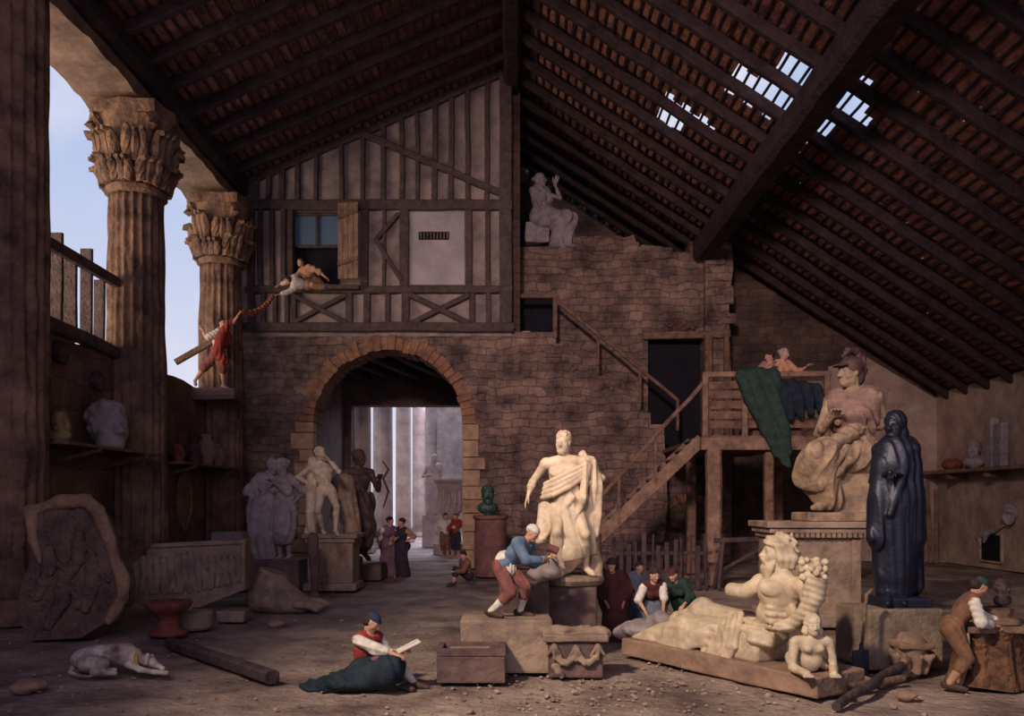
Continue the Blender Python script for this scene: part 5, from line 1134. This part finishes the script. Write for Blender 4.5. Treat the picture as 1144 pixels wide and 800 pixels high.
f.body(root, skin); f.hair(root, darkred_c, 'cap', 'headscarf'); f.robe(root, 'dress', green_c, hem=.9, o=.035, amp=.012, sleeve=1.5, wide=1.2)
L0, p, root = person(712, 705, 15.4, 'child in grey-blue smock peering out behind the woman in the bodice', z=0)
f = Fig(L0, 1.48, p(709, 668), p(712, 648), facing=20, look=(25, -10), vox=.014)
f.arm(1, p(718, 668, -.2), (1, 0, -1)); f.arm(-1, p(702, 670, -.1), (-1, 0, -1)); f.leg(1, p(713, 702), (0, -1, 0)); f.leg(-1, p(706, 702), (0, -1, 0)); f.body(root, skin); f.hair(root, hair_d, 'short'); f.robe(root, 'smock', blueg_c, hem=.8, o=.05, amp=.012, sleeve=1.5, wide=1.25)
# ---- two women before the arch, small seated figure, two figures in the hall
for x, dx, hh, fc, c1, lab in ((434, 0, 2.0, 40, mat('mauve_cloth', (.22, .12, .13), (.1, .055, .07)), 'left woman in mauve dress walking before the arch with a companion'), (448, .3, 1.95, -35, dark_c, 'right woman in dark dress talking to the one in mauve before the arch')):
    L0, p, root = person(x, 640, 26.8, lab, z=0)
    f = Fig(L0, hh, V(0, 0, .5 * hh), V(.03, 0, .8 * hh), facing=fc, look=(fc * 1.5, -10), vox=.020, female=True)
    f.arm(1, V(.32, -.3, .62 * hh), (1, 0, -1)); f.arm(-1, V(-.30, -.3, .58 * hh), (-1, 0, -1)); f.leg(1, V(.12, -.1, .06), (0, -1, 0)); f.leg(-1, V(-.1, .05, .06), (0, -1, 0)); f.body(root, skin); f.hair(root, hair_d, 'bun'); f.sleeves(root, 'sleeve', white_c if fc > 0 else tan_c, upto=1.0); f.shirt(root, 'bodice', c1, o=.02, sleeve=0); f.robe(root, 'skirt', c1, hem=.95, o=.05, amp=.02, top=False, wide=1.4)
L0, p, root = person(519, 654, 23.6, 'small brown-clad figure crouching on the ground beside the arch pier', z=0)
f = Fig(L0, 1.62, V(.1, .1, .26), V(.0, 0, .75), facing=-60, look=(-70, -25), vox=.018); f.arm(1, V(-.25, -.15, .4), (0, -.5, -1)); f.arm(-1, V(-.3, .15, .4), (0, .5, -1)); f.leg(1, V(-.32, -.12, .07), (-.4, 0, 1)); f.leg(-1, V(-.35, .15, .07), (-.4, 0, 1)); f.body(root, skin); f.hair(root, hair_d, 'short'); f.shirt(root, 'coat', brown_c, o=.03, sleeve=1.8); f.breeches(root, 'breeches', dark_c, upto=1.4); f.shoes(root, leather)
for x, fc, c1, lab in ((497, 30, white_c, 'man in white shirt beside the krater in the far hall'), (509, -40, red_c, 'person in a red top beside the krater in the far hall')):
    L0, p, root = person(x, 620, 36.4, lab, z=0)
    f = Fig(L0, 2.0, V(0, 0, 1.0), V(.02, 0, 1.6), facing=fc, look=(fc, 0), vox=.026); f.arm(1, V(.4, -.3, 1.3), (1, 0, -1)); f.arm(-1, V(-.35, -.3, 1.1), (-1, 0, -1)); f.leg(1, V(.15, -.1, .08), (0, -1, 0)); f.leg(-1, V(-.12, .1, .08), (0, -1, 0)); f.body(root, skin); f.hair(root, hair_d if fc > 0 else red_c, 'short' if fc > 0 else 'cap'); f.shirt(root, 'shirt', c1, o=.03, sleeve=1.6); f.breeches(root, 'breeches', brown_c if fc > 0 else dark_c, upto=1.4)
# ---- climber reaching from the wall by the third column
CY = 27.0; L0, p, root = person(232, 438, CY, 'barefoot climber in white shirt and red sash reaching up beside the third column', z=6.25)
f = Fig(L0, 2.5, p(243, 395, -.1), p(247, 366, -.2), facing=120, chest=100, look=(70, 15), vox=.022)
f.arm(1, p(277, 341, -.1), (0, .5, -1), curl=.4); f.arm(-1, p(226, 368, -.5), (-.5, -.5, -.8), curl=.4)
f.leg(1, p(250, 431, -.1), (.6, -.8, .3), toe=(.8, -.4, -.3)); f.leg(-1, p(214, 430, -.1), (-.2, -.8, .5), toe=(.4, -.8, -.5))
GP0 = L0 + Vector(f.wr[1] + nrm(f.wr[1] - f.el[1]) * .22)
f.body(root, skin); f.hair(root, hair_d, 'short'); f.shirt(root, 'shirt', white_c, o=.03, sleeve=.8); f.breeches(root, 'breeches', redbrown_c, o=.03, upto=1.15)
f.part(root, 'sash', red_c, lambda S: S.chain([p(256, 360, -.45), p(247, 375, -.5), p(243, 392, -.45), p(250, 402, -.3)], (.10, .15, .17, .15), .06, disp=folds(.02, 24)).ell(p(251, 378, -.2), (.24, .22, .34), None, .1, disp=folds(.02, 24)))
block('projecting_ledge', (-.75, -.45, -.4), (.85, .35, 0), stone_l, 'projecting stone under the feet of the climber beside the third column', 'ledge', (-10.0, 27.05, 6.2), bev=.08, rough=.05)
m = MB(); m.beam(at(196, 405, 26.8), at(240, 380, 27.1), .2, .2); tag(m.build('wooden_beam', wood_m), 'short timber jutting out left of the climber by the third column', 'beam')
# ---- two figures leaning out of the upper window
WY = 29.0; sillz = gz(322)
L0, p, root = person(312, 324, WY, 'youth in white sleeve stretching an arm down from the upper window'); 
f = Fig(L0, 1.9, p(344, 319, .0), p(322, 315, -.45), facing=-80, chest=-75, look=(-80, -10), vox=.02); f.arm(1, p(300, 333, -.75), (-.2, .2, -1), curl=.4); f.arm(-1, p(305, 322, -.4), (0, .5, -1), curl=.4)
GP1 = L0 + Vector(f.wr[1] + nrm(f.wr[1] - f.el[1]) * .18); f.leg(1, p(395, 322, .6), (0, 0, -1)); f.leg(-1, p(393, 322, .9), (0, 0, -1)); f.body(root, skin); f.hair(root, hair_d, 'short'); f.shirt(root, 'shirt', white_c, o=.03, sleeve=1.5); f.breeches(root, 'breeches', tan_c, o=.03, upto=1.5)
L0, p, root = person(340, 322, WY + .1, 'woman in peach dress resting her arms on the upper window sill')
f = Fig(L0, 2.3, p(352, 318, .48), p(340, 300, .10), facing=-20, look=(-35, -5), vox=.02, female=True); f.arm(1, p(374, 316, -.2), (1, 0, -.3), curl=.4); f.arm(-1, p(325, 319, -.35), (-1, -.2, -.5), curl=.4); f.leg(1, p(356, 330, 1.7), (0, 0, 1)); f.leg(-1, p(349, 330, 1.7), (0, 0, 1))
f.body(root, skin); f.hair(root, hair_d, 'bun'); f.robe(root, 'dress', mat('peach_cloth', (.55, .30, .17), (.35, .18, .1)), o=.03, sleeve=1.2, hem=.3)
S = Sculpt(.018); P0 = GP0; P1 = GP1; q = [np.array(P0.lerp(P1, t) + Vector((0, 0, -.28 * math.sin(math.pi * t)))) for t in (0, .2, .4, .6, .8, 1)]; S.chain([x - q[0] for x in q], (.05, .09, .10, .09, .08, .04), .03, disp=lumps(.03, 40)); o = S.build('garland', mat('orange_garland', (.42, .12, .04), (.2, .06, .03), scale=12)); o.location = q[0]; tag(o, 'orange garland passed between the climber and the window', 'garland')
# ---- sleeping dog
L0 = Vector((at(133, 752, 11.3).x, 11.3, 0)); p = rel(L0); root = empty('dog', L0, 'white and tan spotted hound asleep on the ground at the left', 'dog')
S = Sculpt(.0105)
S.ell(p(102, 736, .05), (.27, .22, .17), None, .08); S.ell(p(118, 732, .08), (.24, .19, .15), None, .1); S.ell(p(136, 731, .06), (.22, .18, .17), None, .08); S.ell(p(148, 736, 0), (.14, .13, .13), None, .08)
S.cone(p(148, 733, 0), p(163, 738, -.08), .095, .07, .05); S.ell(p(167, 739, -.1), (.10, .08, .075), None, .03); S.cone(p(170, 741, -.12), p(182, 747, -.2), .055, .032, .03); S.ball(p(183, 746, -.21), .022, .01)
S.chain([p(165, 732, -.17), p(163, 741, -.20)], (.03, .035), .015); S.chain([p(170, 733, -.02), p(172, 741, .0)], (.03, .03), .015)
S.chain([p(144, 742, -.15), p(156, 748, -.22), p(172, 751, -.26), p(186, 752, -.28)], (.06, .04, .034, .035), .03); S.chain([p(146, 742, .02), p(160, 748, -.02), p(178, 750, -.08)], (.055, .04, .032), .03)
S.chain([p(98, 742, -.15), p(114, 741, -.22), p(105, 751, -.27), p(128, 752, -.28)], (.13, .09, .045, .038), .04); S.chain([p(108, 750, -.2), p(128, 749, -.16)], (.05, .035), .03)
S.chain([p(84, 743, .05), p(79, 751, -.05), p(88, 755, -.2), p(102, 756, -.3)], (.045, .03, .024, .014), .02)
dm = mat('dog_coat', (.60, .50, .41), (.10, .06, .045), scale=3.6, bump=.15, bscale=60); S.build('body', dm, root)
S = Sculpt(.01); S.chain([p(155, 727, .02), p(152, 735, -.14), p(153, 743, -.16)], (.028, .03, .025), .01); S.build('collar', mat('ochre_collar', (.45, .28, .06), (.3, .18, .04)), root)
# ---- people on the platform
# ================================================================ platform, stairs and rails at the right of the ruined wall
SY = 23.5
def sx_(px, Y=SY): return (px - CX) * Y / F
def sz_(py, Y=SY): return EYE + (HY - py) * Y / F
DZ = sz_(487)
pf = empty('wooden_platform', (sx_(786), SY, 0), 'old raised wooden platform with boarded parapet, right of the stairs', 'platform'); po_ = Vector((sx_(786), SY, 0))
def r_(x, y, z): return (x - po_.x, y - po_.y, z)
MB().box(r_(sx_(784), SY - .1, DZ - .14), r_(sx_(930), 31.9, DZ), bev=.02).build('deck', wood_m, pf)
MB().box(r_(sx_(782), SY - .2, DZ - .42), r_(sx_(932), SY + .05, DZ - .06), bev=.02).build('front_beam', wood_l, pf)
for x, y, w_, m_ in ((797, SY, .42, wood_l), (860, SY + .1, .26, wood_m), (926, SY + .1, .26, wood_m), (806, 27.5, .3, wood_m), (926, 28, .3, wood_m)):
    X = sx_(x); MB().beam(r_(X, y, 0), r_(X, y, DZ - .4), w_, w_, wob=.015).build('post', m_, pf)
for x in (788, 832, 868, 924): MB().beam(r_(sx_(x), SY, DZ - .05), r_(sx_(x), SY, sz_(418)), .17, .15).build('parapet_post', wood_l, pf)
MB().beam(r_(sx_(785), SY, sz_(419)), r_(sx_(928), SY, sz_(418)), .14, .16, wob=.015).build('parapet_rail', wood_l, pf)
for i in range(5): MB().beam(r_(sx_(788), SY + .09, sz_(430 + i * 11)), r_(sx_(926), SY + .09, sz_(430 + i * 11 + random.uniform(-1, 1))), .05, .23, up=(0, 1, 0) if False else (0, 0, 1), wob=.02).build('parapet_board', wood_m, pf)
MB().box(r_(sx_(845), SY + .3, DZ), r_(sx_(900), SY + 1.8, DZ + .5), bev=.02).build('step', wood_m, pf)
# wooden stairs
st = empty('wooden_staircase', (sx_(700), 24.2, 0), 'open wooden staircase with handrail rising right to the platform', 'stairs'); so = Vector((sx_(700), 24.2, 0))
def s_(x, y, z): return (x - so.x, y - so.y, z)
xb = sx_(786) - DZ * 1.02; xt = sx_(785)
for y in (SY + .12, SY + 1.45): MB().beam(s_(xb, y, 0.05), s_(xt, y, DZ - .1), .1, .36).build('stringer', wood_l, st)
n = 15
for i in range(n):
    t = (i + .7) / n; X = xb + (xt - xb) * t; Z = DZ * t; MB().box(s_(X - .17, SY + .15, Z - .03), s_(X + .15, SY + 1.42, Z + .03), bev=.01).build('tread', wood_l, st)
MB().beam(s_(sx_(795), SY + .1, sz_(418)), s_(sx_(652), SY + .1, sz_(576)), .12, .12, wob=.02).build('handrail', wood_m, st)
for x, y0, y1 in ((733, 487, 541), (692, 533, 585), (660, 568, 616)): MB().beam(s_(sx_(x), SY + .1, sz_(y1)), s_(sx_(x), SY + .1, sz_(y0)), .09, .09).build('baluster', wood_m, st)
# landing rail and upper handrail
lr = empty('landing_railing', (gx(600, 30.6), 30.6, gz(376)), 'dark timber railing and long handrail running down the stone steps from the gable', 'railing'); lo = Vector((gx(600, 30.6), 30.6, gz(376)))
def l_(px, py, Y=30.6): return Vector(at(px, py, Y)) - lo
MB().beam(l_(572, 331), l_(622, 331), .16, .16).build('rail', wood_m, lr); MB().beam(l_(620, 328), l_(620, 378), .17, .17).build('post', wood_m, lr)
MB().beam(l_(622, 336), l_(758, 448), .13, .13, wob=.03).build('handrail', wood_m, lr)
for x, y in ((668, 374), (715, 413), (757, 447)): MB().beam(l_(x, y), l_(x, y + 34), .11, .11).build('post', wood_m, lr)
m = MB(); m.box((gx(573, YW), YW - .06, gz(376, YW)), (gx(618, YW), YW + .05, gz(334, YW))); m.build('black_opening_panel', black_m, tw)  # black panel on the wall face, painting the dark of an opening
m = MB(); m.box((gx(726, YW), YW + .5, gz(520, YW)), (gx(785, YW), YW + .9, gz(379, YW))); m.build('black_doorway_box', black_m, tw)  # black box closing the doorway; the shade inside is its colour
# blocked brick arch low in the ruined wall
m = MB(); cxx, czz, Ra = gx(768, YW), gz(592, YW), 1.15
for i in range(16):
    a0 = math.pi * i / 16; a1 = math.pi * (i + .88) / 16; m.prism([(cxx + Ra * math.cos(a0), czz + Ra * math.sin(a0)), (cxx + (Ra + .3) * math.cos(a0), czz + (Ra + .3) * math.sin(a0)), (cxx + (Ra + .3) * math.cos(a1), czz + (Ra + .3) * math.sin(a1)), (cxx + Ra * math.cos(a1), czz + Ra * math.sin(a1))], YW - .42, YW - .05)
m.build('low_brick_arch', brick_m, tw)
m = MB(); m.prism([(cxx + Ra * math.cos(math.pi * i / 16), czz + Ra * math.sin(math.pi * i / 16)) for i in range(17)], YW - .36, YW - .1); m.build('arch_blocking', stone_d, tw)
# red-leaved plant growing from the ruined wall
r = empty('wall_plant', (gx(757, YW), YW - .05, gz(372, YW)), 'reddish leafy plant rooted in the ruined wall above the dark doorway', 'plant')
m = MB(); lf = MB(); rr = random.Random(6)
for i in range(46):
    a = rr.uniform(-1.35, 1.35); L = rr.uniform(.25, .75); p1 = Vector((math.sin(a) * L * 1.1, -rr.uniform(.05, .35), math.cos(a) * L * .8 - .1)); m.tube([(0, 0, 0), p1 * .5 + Vector((0, -.05, .06)), p1], (.02, .014, .008), 5)
    for j in range(4):
        c = p1 * rr.uniform(.5, 1.05); q = [c + Vector((rr.uniform(-.08, .08), rr.uniform(-.05, .05), rr.uniform(-.08, .08))) for _ in range(3)]; M_ = Matrix.Translation(c) @ Matrix.Rotation(rr.uniform(0, 6), 4, 'X') @ Matrix.Rotation(rr.uniform(0, 6), 4, 'Y'); lf.box((-.06, -.03, -.004), (.06, .03, .004), M=M_)
m.build('stems', wood_m, r); tag(lf.build('leaves', mat('red_leaf', (.24, .10, .12), (.08, .06, .04), scale=9), r), kind='stuff')
# green cloth over the parapet
S = Sculpt(.026); p = lambda x, y, dd=0: np.array(at(x, y, SY + dd) - at(850, 415, SY))
d = folds(.045, 8, (.95, .2, .35), warp=.8, z=1.0)
S.chain([p(828, 419, -.12), p(846, 417, -.12), p(866, 418, -.12)], (.15, .17, .16), .1, disp=d)
for a in (((829, 420), (838, 445), (856, 480), (868, 508)), ((840, 420), (850, 450), (864, 485), (876, 518)), ((852, 420), (862, 450), (872, 485), (880, 520)), ((863, 420), (868, 445), (876, 475), (882, 505))):
    S.chain([p(x, y, -.22) for x, y in a], (.20, .18, .16, .09), .10, disp=d)
o = S.build('green_cloth', mat('sage_cloth', (.032, .066, .048), (.016, .03, .024), scale=5)); o.location = at(850, 415, SY); tag(o, 'long green cloth draped over the parapet of the wooden platform', 'cloth')
for (x, hd_x, fc, m_, lab, z0) in ((872, 871, 15, mat('peach_cloth', (0, 0, 0)), 'woman in peach dress leaning on the platform parapet over the green cloth', 0), (858, 857, -50, mat('rose_cloth', (.40, .20, .14), (.22, .1, .08)), 'second figure in rose dress close behind the woman on the platform', .5)):
    L0, p, root = person(x, 486, SY + .62 + z0 * .8, lab, z=DZ + .5)
    f = Fig(L0, 2.25, V(0, .1, 1.12), V(.02, -.12, 1.78), facing=fc, look=(fc * 2 + 20, -15), vox=.021, female=True); f.arm(1, V(.62, -.45, 1.55) if not z0 else V(.4, -.3, 1.3), (.4, 0, -1)); f.arm(-1, V(-.4, -.5, 1.60) if not z0 else V(-.4, -.4, 1.4), (-1, 0, -1)); f.leg(1, V(.14, 0, .09), (0, -1, 0)); f.leg(-1, V(-.12, .1, .09), (0, -1, 0))
    f.body(root, skin); f.hair(root, hair_g if not z0 else hair_d, 'bun'); f.robe(root, 'dress', m_, hem=.95, o=.03, sleeve=1.3)
S = Sculpt(.026); d = folds(.04, 9, (.95, .2, .1), warp=.8, z=1)
p = lambda x, y, dd=0: np.array(at(x, y, SY + dd) - at(885, 425, SY))
for x in (874, 884, 894, 904, 914): S.chain([p(x, 428 + abs(x - 884) * .2, -.12), p(x + 1, 445, -.2), p(x + 1, 470 - (x - 874) * .3, -.2)], (.15, .16, .10), .12, disp=d)
o = S.build('dark_cloth', mat('dark_teal_cloth', (0, 0, 0))); o.location = at(885, 425, SY); tag(o, 'dark teal cloth hanging over the right half of the platform parapet', 'cloth')
# dark paling under the stairs, trestle under the platform
fr = empty('dark_paling', (sx_(735, 22.3), 22.3, 0), 'row of dark worn pales standing behind the onlookers under the stairs', 'fence')
for i in range(15):
    X = sx_(668 + i * 8.6, 22.3) - sx_(735, 22.3); MB().beam((X, random.uniform(-.05, .05), 0), (X + random.uniform(-.05, .05), 0, random.uniform(1.2, 1.62)), .13, .05, wob=.01).build('pale', dark_wood, fr)
MB().beam((sx_(664, 22.3) - sx_(735, 22.3), .05, 1.0), (sx_(796, 22.3) - sx_(735, 22.3), .05, 1.02), .06, .1).build('rail', dark_wood, fr)
tr = empty('wooden_trestle', (sx_(828, 22.5), 22.5, 0), 'low dark wooden trestle frame standing under the platform', 'trestle')
MB().beam((-.75, 0, 1.35), (.85, 0, 1.4), .12, .14).build('top_bar', dark_wood, tr)
for a, b in (((-.7, -.3, 0), (-.5, 0, 1.35)), ((-.7, .3, 0), (-.5, 0, 1.35)), ((.8, -.3, 0), (.6, 0, 1.38)), ((.8, .3, 0), (.6, 0, 1.38))): MB().beam(a, b, .09, .09).build('leg', dark_wood, tr)
MB().beam((-.6, -.05, .5), (.65, -.05, 1.2), .07, .09).build('brace', dark_wood, tr)
# ================================================================ right wall
wx = 17.6
c = Vector((17.25, 29.6, 3.68)); r = empty('wall_shelf', c, 'thick pale shelf on the right wall holding a bust and upright slabs', 'shelf')
MB().box((-.55, -4.2, -.14), (.35, 3.6, 0), bev=.03, jit=.02).build('board', wood_l, r)
for y in (1.6, -.9, -3.3): MB().beam((-.4, y, -.26), (.35, y, -.26), .2, .2).build('bracket', wood_m, r)
bust('wall_bust', 1090, 515, 30.0, .62, -40, marble3, 'grey bust on the shelf of the right wall', 'curly', 'bust', True, z=3.68).location.x = 17.2
m = MB(); m.lathe([(.10, 0), (.30, .05), (.38, .2), (.30, .38), (.18, .42), (.2, .46)], 24); tag(m.build('clay_pot', terra, loc=(17.15, 31.4, 3.68), smooth=True), 'rounded red pot left of the bust on the right wall shelf', 'pot')
for i, (y, h_, lab) in enumerate(((28.9, 1.75, 'taller upright stone slab on the right wall shelf'), (28.35, 1.55, 'shorter upright stone slab next to the tall one on the right wall shelf'))):
    m = MB(); m.box((-.14, -.22, 0), (.14, .22, h_), bev=.04, jit=.02); o = m.build('stone_slab', marble3, rough=.02, loc=(17.2, y, 3.68)); tag(o, lab, 'slab')
PLL = ['leftmost of the planks leaning behind the cloaked bronze, the shortest', 'second plank from the left leaning behind the cloaked bronze', 'middle plank of the five leaning in the rear right corner', 'tallest plank leaning in the rear right corner, second from the right', 'rightmost of the planks leaning in the rear right corner']
for i, (x, y, z, tx) in enumerate(((15.9, 32.3, 2.9, .1), (16.2, 32.35, 3.3, .25), (16.45, 32.3, 3.1, .35), (16.75, 32.3, 3.35, .3), (16.95, 32.25, 2.95, .45))):
    m = MB(); m.beam((0, 0, 0), (tx, .8, z), .17, .07, wob=.012); tag(m.build('leaning_plank', wood_m, loc=(x, y, 0)), PLL[i], 'plank', 'planks leaning in the rear right corner')
S = Sculpt(.02); B = basis(V(-.75, -.65, 0)); face(S, V(0, 0, 0), B, .66); hair(S, V(0, 0, 0), B, .68, 'curly'); o = S.build('marble_mask', marble3); o.location = (17.42, 28.2, 2.0); tag(o, 'pale sculpted head hung on the right wall near the picture edge', 'mask')
r = empty('wall_niche', (17.6, 29.5, .25), 'small dark niche in the right wall with a torn cloth flap', 'niche')
MB().box((-.05, -.62, 0), (-.01, .62, .98)).build('black_niche_panel', black_m, r)  # black plate on the wall standing for the niche's shade
for a, b in (((-.06, -.7, 0), (-.06, .7, 0)), ((-.06, -.66, 0), (-.06, -.66, 1.05)), ((-.06, .66, 0), (-.06, .66, .9))): MB().beam(a, b, .1, .08).build('frame', plaster_r, r)
S = Sculpt(.018); S.chain([V(-.12, .75, .85), V(-.18, .3, .98), V(-.15, -.3, 1.15), V(-.1, -.85, 1.35)], (.08, .11, .10, .04), .05, disp=folds(.015, 18)); S.chain([V(-.18, .55, .9), V(-.24, .35, .55)], (.10, .03), .06); S.chain([V(-.18, .1, 1.0), V(-.2, .2, .72)], (.12, .05), .06); S.build('flap', marble3, r)
# ================================================================ things on the ground
def log(a, b, r0, r1, m_, name, label, cat, seg=12):
    a, b = Vector(a), Vector(b); n = 7; mb = MB(); mb.tube([a.lerp(b, i / n) + Vector((random.uniform(-.02, .02), random.uniform(-.02, .02), 0)) for i in range(n + 1)], [r0 + (r1 - r0) * i / n for i in range(n + 1)], seg)
    return tag(mb.build(name, m_, smooth=False, rough=.015), label, cat)
a = spot(934, 794); b = spot(1006, 757); a.z = .05; b.z = .16; log(a, b, .055, .065, dark_wood, 'log', 'thick weathered log lying in front of the god\'s plinth at the right', 'log')
a = spot(945, 775); b = spot(1010, 765); a.z = .07; b.z = .09; log(a, b, .045, .05, wood_m, 'thin_log', 'thin pale pole lying under the thick log at the right', 'pole')
a = spot(938, 752); b = spot(985, 770); a.z = .06; b.z = .06; log(a, b, .04, .04, wood_m, 'stick', 'short dark stick lying behind the thick log', 'stick')
a = spot(190, 724); b = spot(304, 764); m = MB(); m.beam(a + Vector((0, 0, .09)), b + Vector((0, 0, .08)), .2, .17, wob=.01); tag(m.build('floor_beam', dark_wood), 'long squared timber lying on the earth right of the dog', 'beam')
# shovel leaning on the drab block
L0 = Vector((at(962, 738, 11.15).x, 11.15, 0)); r = empty('shovel', L0, 'long-handled shovel leaning against the drab block of the cloaked bronze', 'shovel')
MB().tube([(0, 0, .3), (.06, .03, .75), (.10, .06, 1.12), (.19, .07, 1.2)], (.022, .024, .024, .03), 8).build('handle', wood_m, r, smooth=True)
S = Sculpt(.01); S.box(V(-.02, -.01, .18), (.13, .02, .19), rnd=.02, disp=lambda P: .8 * P[..., 0] ** 2); S.cone(V(0, 0, .3), V(.01, .01, .45), .03, .026, .02); S.build('blade', bronze, r)
# carved cinerary altar between the pedestal and the god
L0 = Vector((at(642, 755, 11.3).x, 11.35, 0)); r = empty('carved_altar', L0, 'small weathered carved stone altar with scrolled top before the central pedestal', 'altar'); p = rel(L0)
MB().box((-.37, -.26, 0), (.37, .26, .5), bev=.03, jit=.015).build('body', ped_dark, r, rough=.01)
S = Sculpt(.011); S.cone(V(-.4, -.05, .58), V(-.12, -.05, .60), .10, .085, .03, disp=lumps(.02, 30)); S.cone(V(.12, -.05, .60), V(.40, -.05, .56), .085, .10, .03, disp=lumps(.02, 30)); S.box(V(0, 0, .54), (.45, .31, .05), rnd=.02, disp=lumps(.012, 14)); S.cone(V(-.15, -.15, .62), V(.2, .1, .62), .05, .05, .03); S.build('scrolled_top', block_m, r)
S = Sculpt(.011)
for x, z in ((-.30, .40), (.0, .38), (.30, .40)): S.ell(V(x, -.29, z), (.055, .05, .075), None, .02); S.cone(V(x - .03, -.31, z), V(x - .10, -.29, z - .1), .03, .015, .01); S.cone(V(x + .03, -.31, z), V(x + .10, -.29, z - .1), .03, .015, .01); S.chain([V(x, -.31, z - .05), V(x, -.31, z - .14)], (.03, .02), .01)
for x0 in (-.30, 0): S.chain([V(x0 + .3 * t, -.30, .34 - .6 * t * (1 - t) * .9) for t in (0, .2, .4, .6, .8, 1)], (.022, .035, .045, .045, .035, .022), .02, disp=lumps(.008, 60))
S.chain([V(-.28, -.30, .15), V(-.24, -.32, .08), V(-.2, -.3, .03)], (.06, .05, .04), .02, disp=lumps(.01, 40)); S.build('reliefs', block_m, r)
# low stone box in front of the big block
L0 = Vector((at(527, 765, 11.0).x, 11.0, 0)); r = empty('stone_box', L0, 'low hollow stone box lying in front of the big pale block', 'box', rz=.03)
m = MB(); m.box((-.46, -.3, 0), (.46, .3, .36), bev=.02, jit=.01)
for lo, hi in (((-.46, -.3, .36), (.46, -.22, .46)), ((-.46, .22, .36), (.46, .3, .46)), ((-.46, -.22, .36), (-.38, .22, .46)), ((.38, -.22, .36), (.46, .22, .46))): m.box(lo, hi, bev=.01)
m.build('box', ped_dark, r, rough=.01); MB().box((-.30, -.15, .36), (.25, .15, .42), bev=.02).build('lid_fragment', block_m, r)
# broken capital fragment beside the stump
L0 = Vector((at(1022, 752, 11.3).x, 11.4, 0)); r = empty('broken_capital', L0, 'dark broken leafy capital on the ground between the drab block and the workman', 'capital')
S = Sculpt(.013); S.cone(V(0, 0, .08), V(0, 0, .36), .16, .22, .05, disp=lumps(.03, 22)); S.box(V(0, 0, .40), (.24, .22, .04), rnd=.02, disp=lumps(.02, 14))
for i in range(8): a = i * math.tau / 8; S.chain([V(math.cos(a) * .17, math.sin(a) * .17, .05), V(math.cos(a) * .22, math.sin(a) * .22, .22), V(math.cos(a) * .29, math.sin(a) * .29, .27)], (.06, .06, .035), .02)
S.chain([V(-.2, -.2, .2), V(-.26, -.26, .08), V(-.22, -.27, .02)], (.05, .04, .05), .02); S.build('capital', plinth_m, r)
# red basin on a foot before the trough
L0 = Vector((at(188, 710, 14.6).x, 14.6, 0)); r = empty('red_basin', L0, 'red-brown earthenware basin on a turned foot before the carved trough', 'basin')
MB().lathe([(.26, 0), (.34, .02), (.33, .08), (.2, .12), (.17, .3), (.24, .42), (.38, .50), (.42, .60), (.41, .62), (.34, .6), (.2, .52)], 36).build('bowl', terra, r, smooth=True)
MB().tube([(-.1, -.1, .60), (-.02, 0, .85), (.06, .1, 1.15)], .025, 8).build('ladle_handle', wood_m, r, smooth=True)
# upright fragment of a draped leg in front of the nude's pedestal
L0 = Vector((at(351, 668, 20.6).x, 20.6, 0)); p = rel(L0); S = Sculpt(.02); d = folds(.02, 18, (1, .3, 0))
S.chain([V(-.06, .1, 1.5), V(-.03, .05, 1.1), V(.02, 0, .55), V(0, 0, .12)], (.15, .14, .11, .10), .06, disp=d); S.cone(V(0, 0, .09), V(.12, -.4, .07), .11, .09, .04)
for i in range(5): S.cone(V(.04 + .045 * i, -.38, .07), V(.05 + .05 * i, -.5, .05), .05, .04, .01)
r = empty('leg_fragment', L0, 'upright broken stone leg beside the giant foot, before the nude\'s pedestal', 'fragment'); S.build('leg', ped_dark, r)
# loose rubble and chips on the trodden earth
m = MB(); rr = random.Random(21)
for i in range(700):
    if rr.random() < .6: px_, py_ = rr.gauss(690, 110), rr.uniform(735, 815)
    else: px_, py_ = rr.uniform(-20, 1160), rr.uniform(660, 815)
    c = spot(px_, py_)
    if abs(c.x) > 9.0 or c.x > 17: continue
    s_z = rr.uniform(.008, .032) * (1.7 if rr.random() < .07 else 1)
    M_ = Matrix.Translation((c.x, c.y, -.03 + s_z * .3)) @ Matrix.Rotation(rr.uniform(0, 6), 4, 'Z') @ Matrix.Rotation(rr.uniform(-.4, .4), 4, 'X'); q = bmesh.ops.create_icosphere(m.bm, subdivisions=1, radius=1)['verts']
    for v in q: v.co = M_ @ Vector((v.co.x * s_z * rr.uniform(.9, 1.5), v.co.y * s_z, v.co.z * s_z * .6))
tag(m.build('rubble', rubble_m), 'loose stone chips scattered over the earth floor', 'rubble', kind='stuff')
for i, (x, y, s_z, lab) in enumerate(((32, 772, .16, 'rough stone on the ground at the bottom left'), (310, 700, .14, 'small stone on the earth just under the giant foot'), (1015, 780, .1, 'stone on the ground right of the thick log'))):
    S = Sculpt(.012); S.ell(V(0, 0, s_z * .4), (s_z * 1.3, s_z, s_z * .6), None, .02, disp=lumps(.03, 18)); o = S.build('loose_stone', plinth_m); o.location = spot(x, y); tag(o, lab, 'stone')
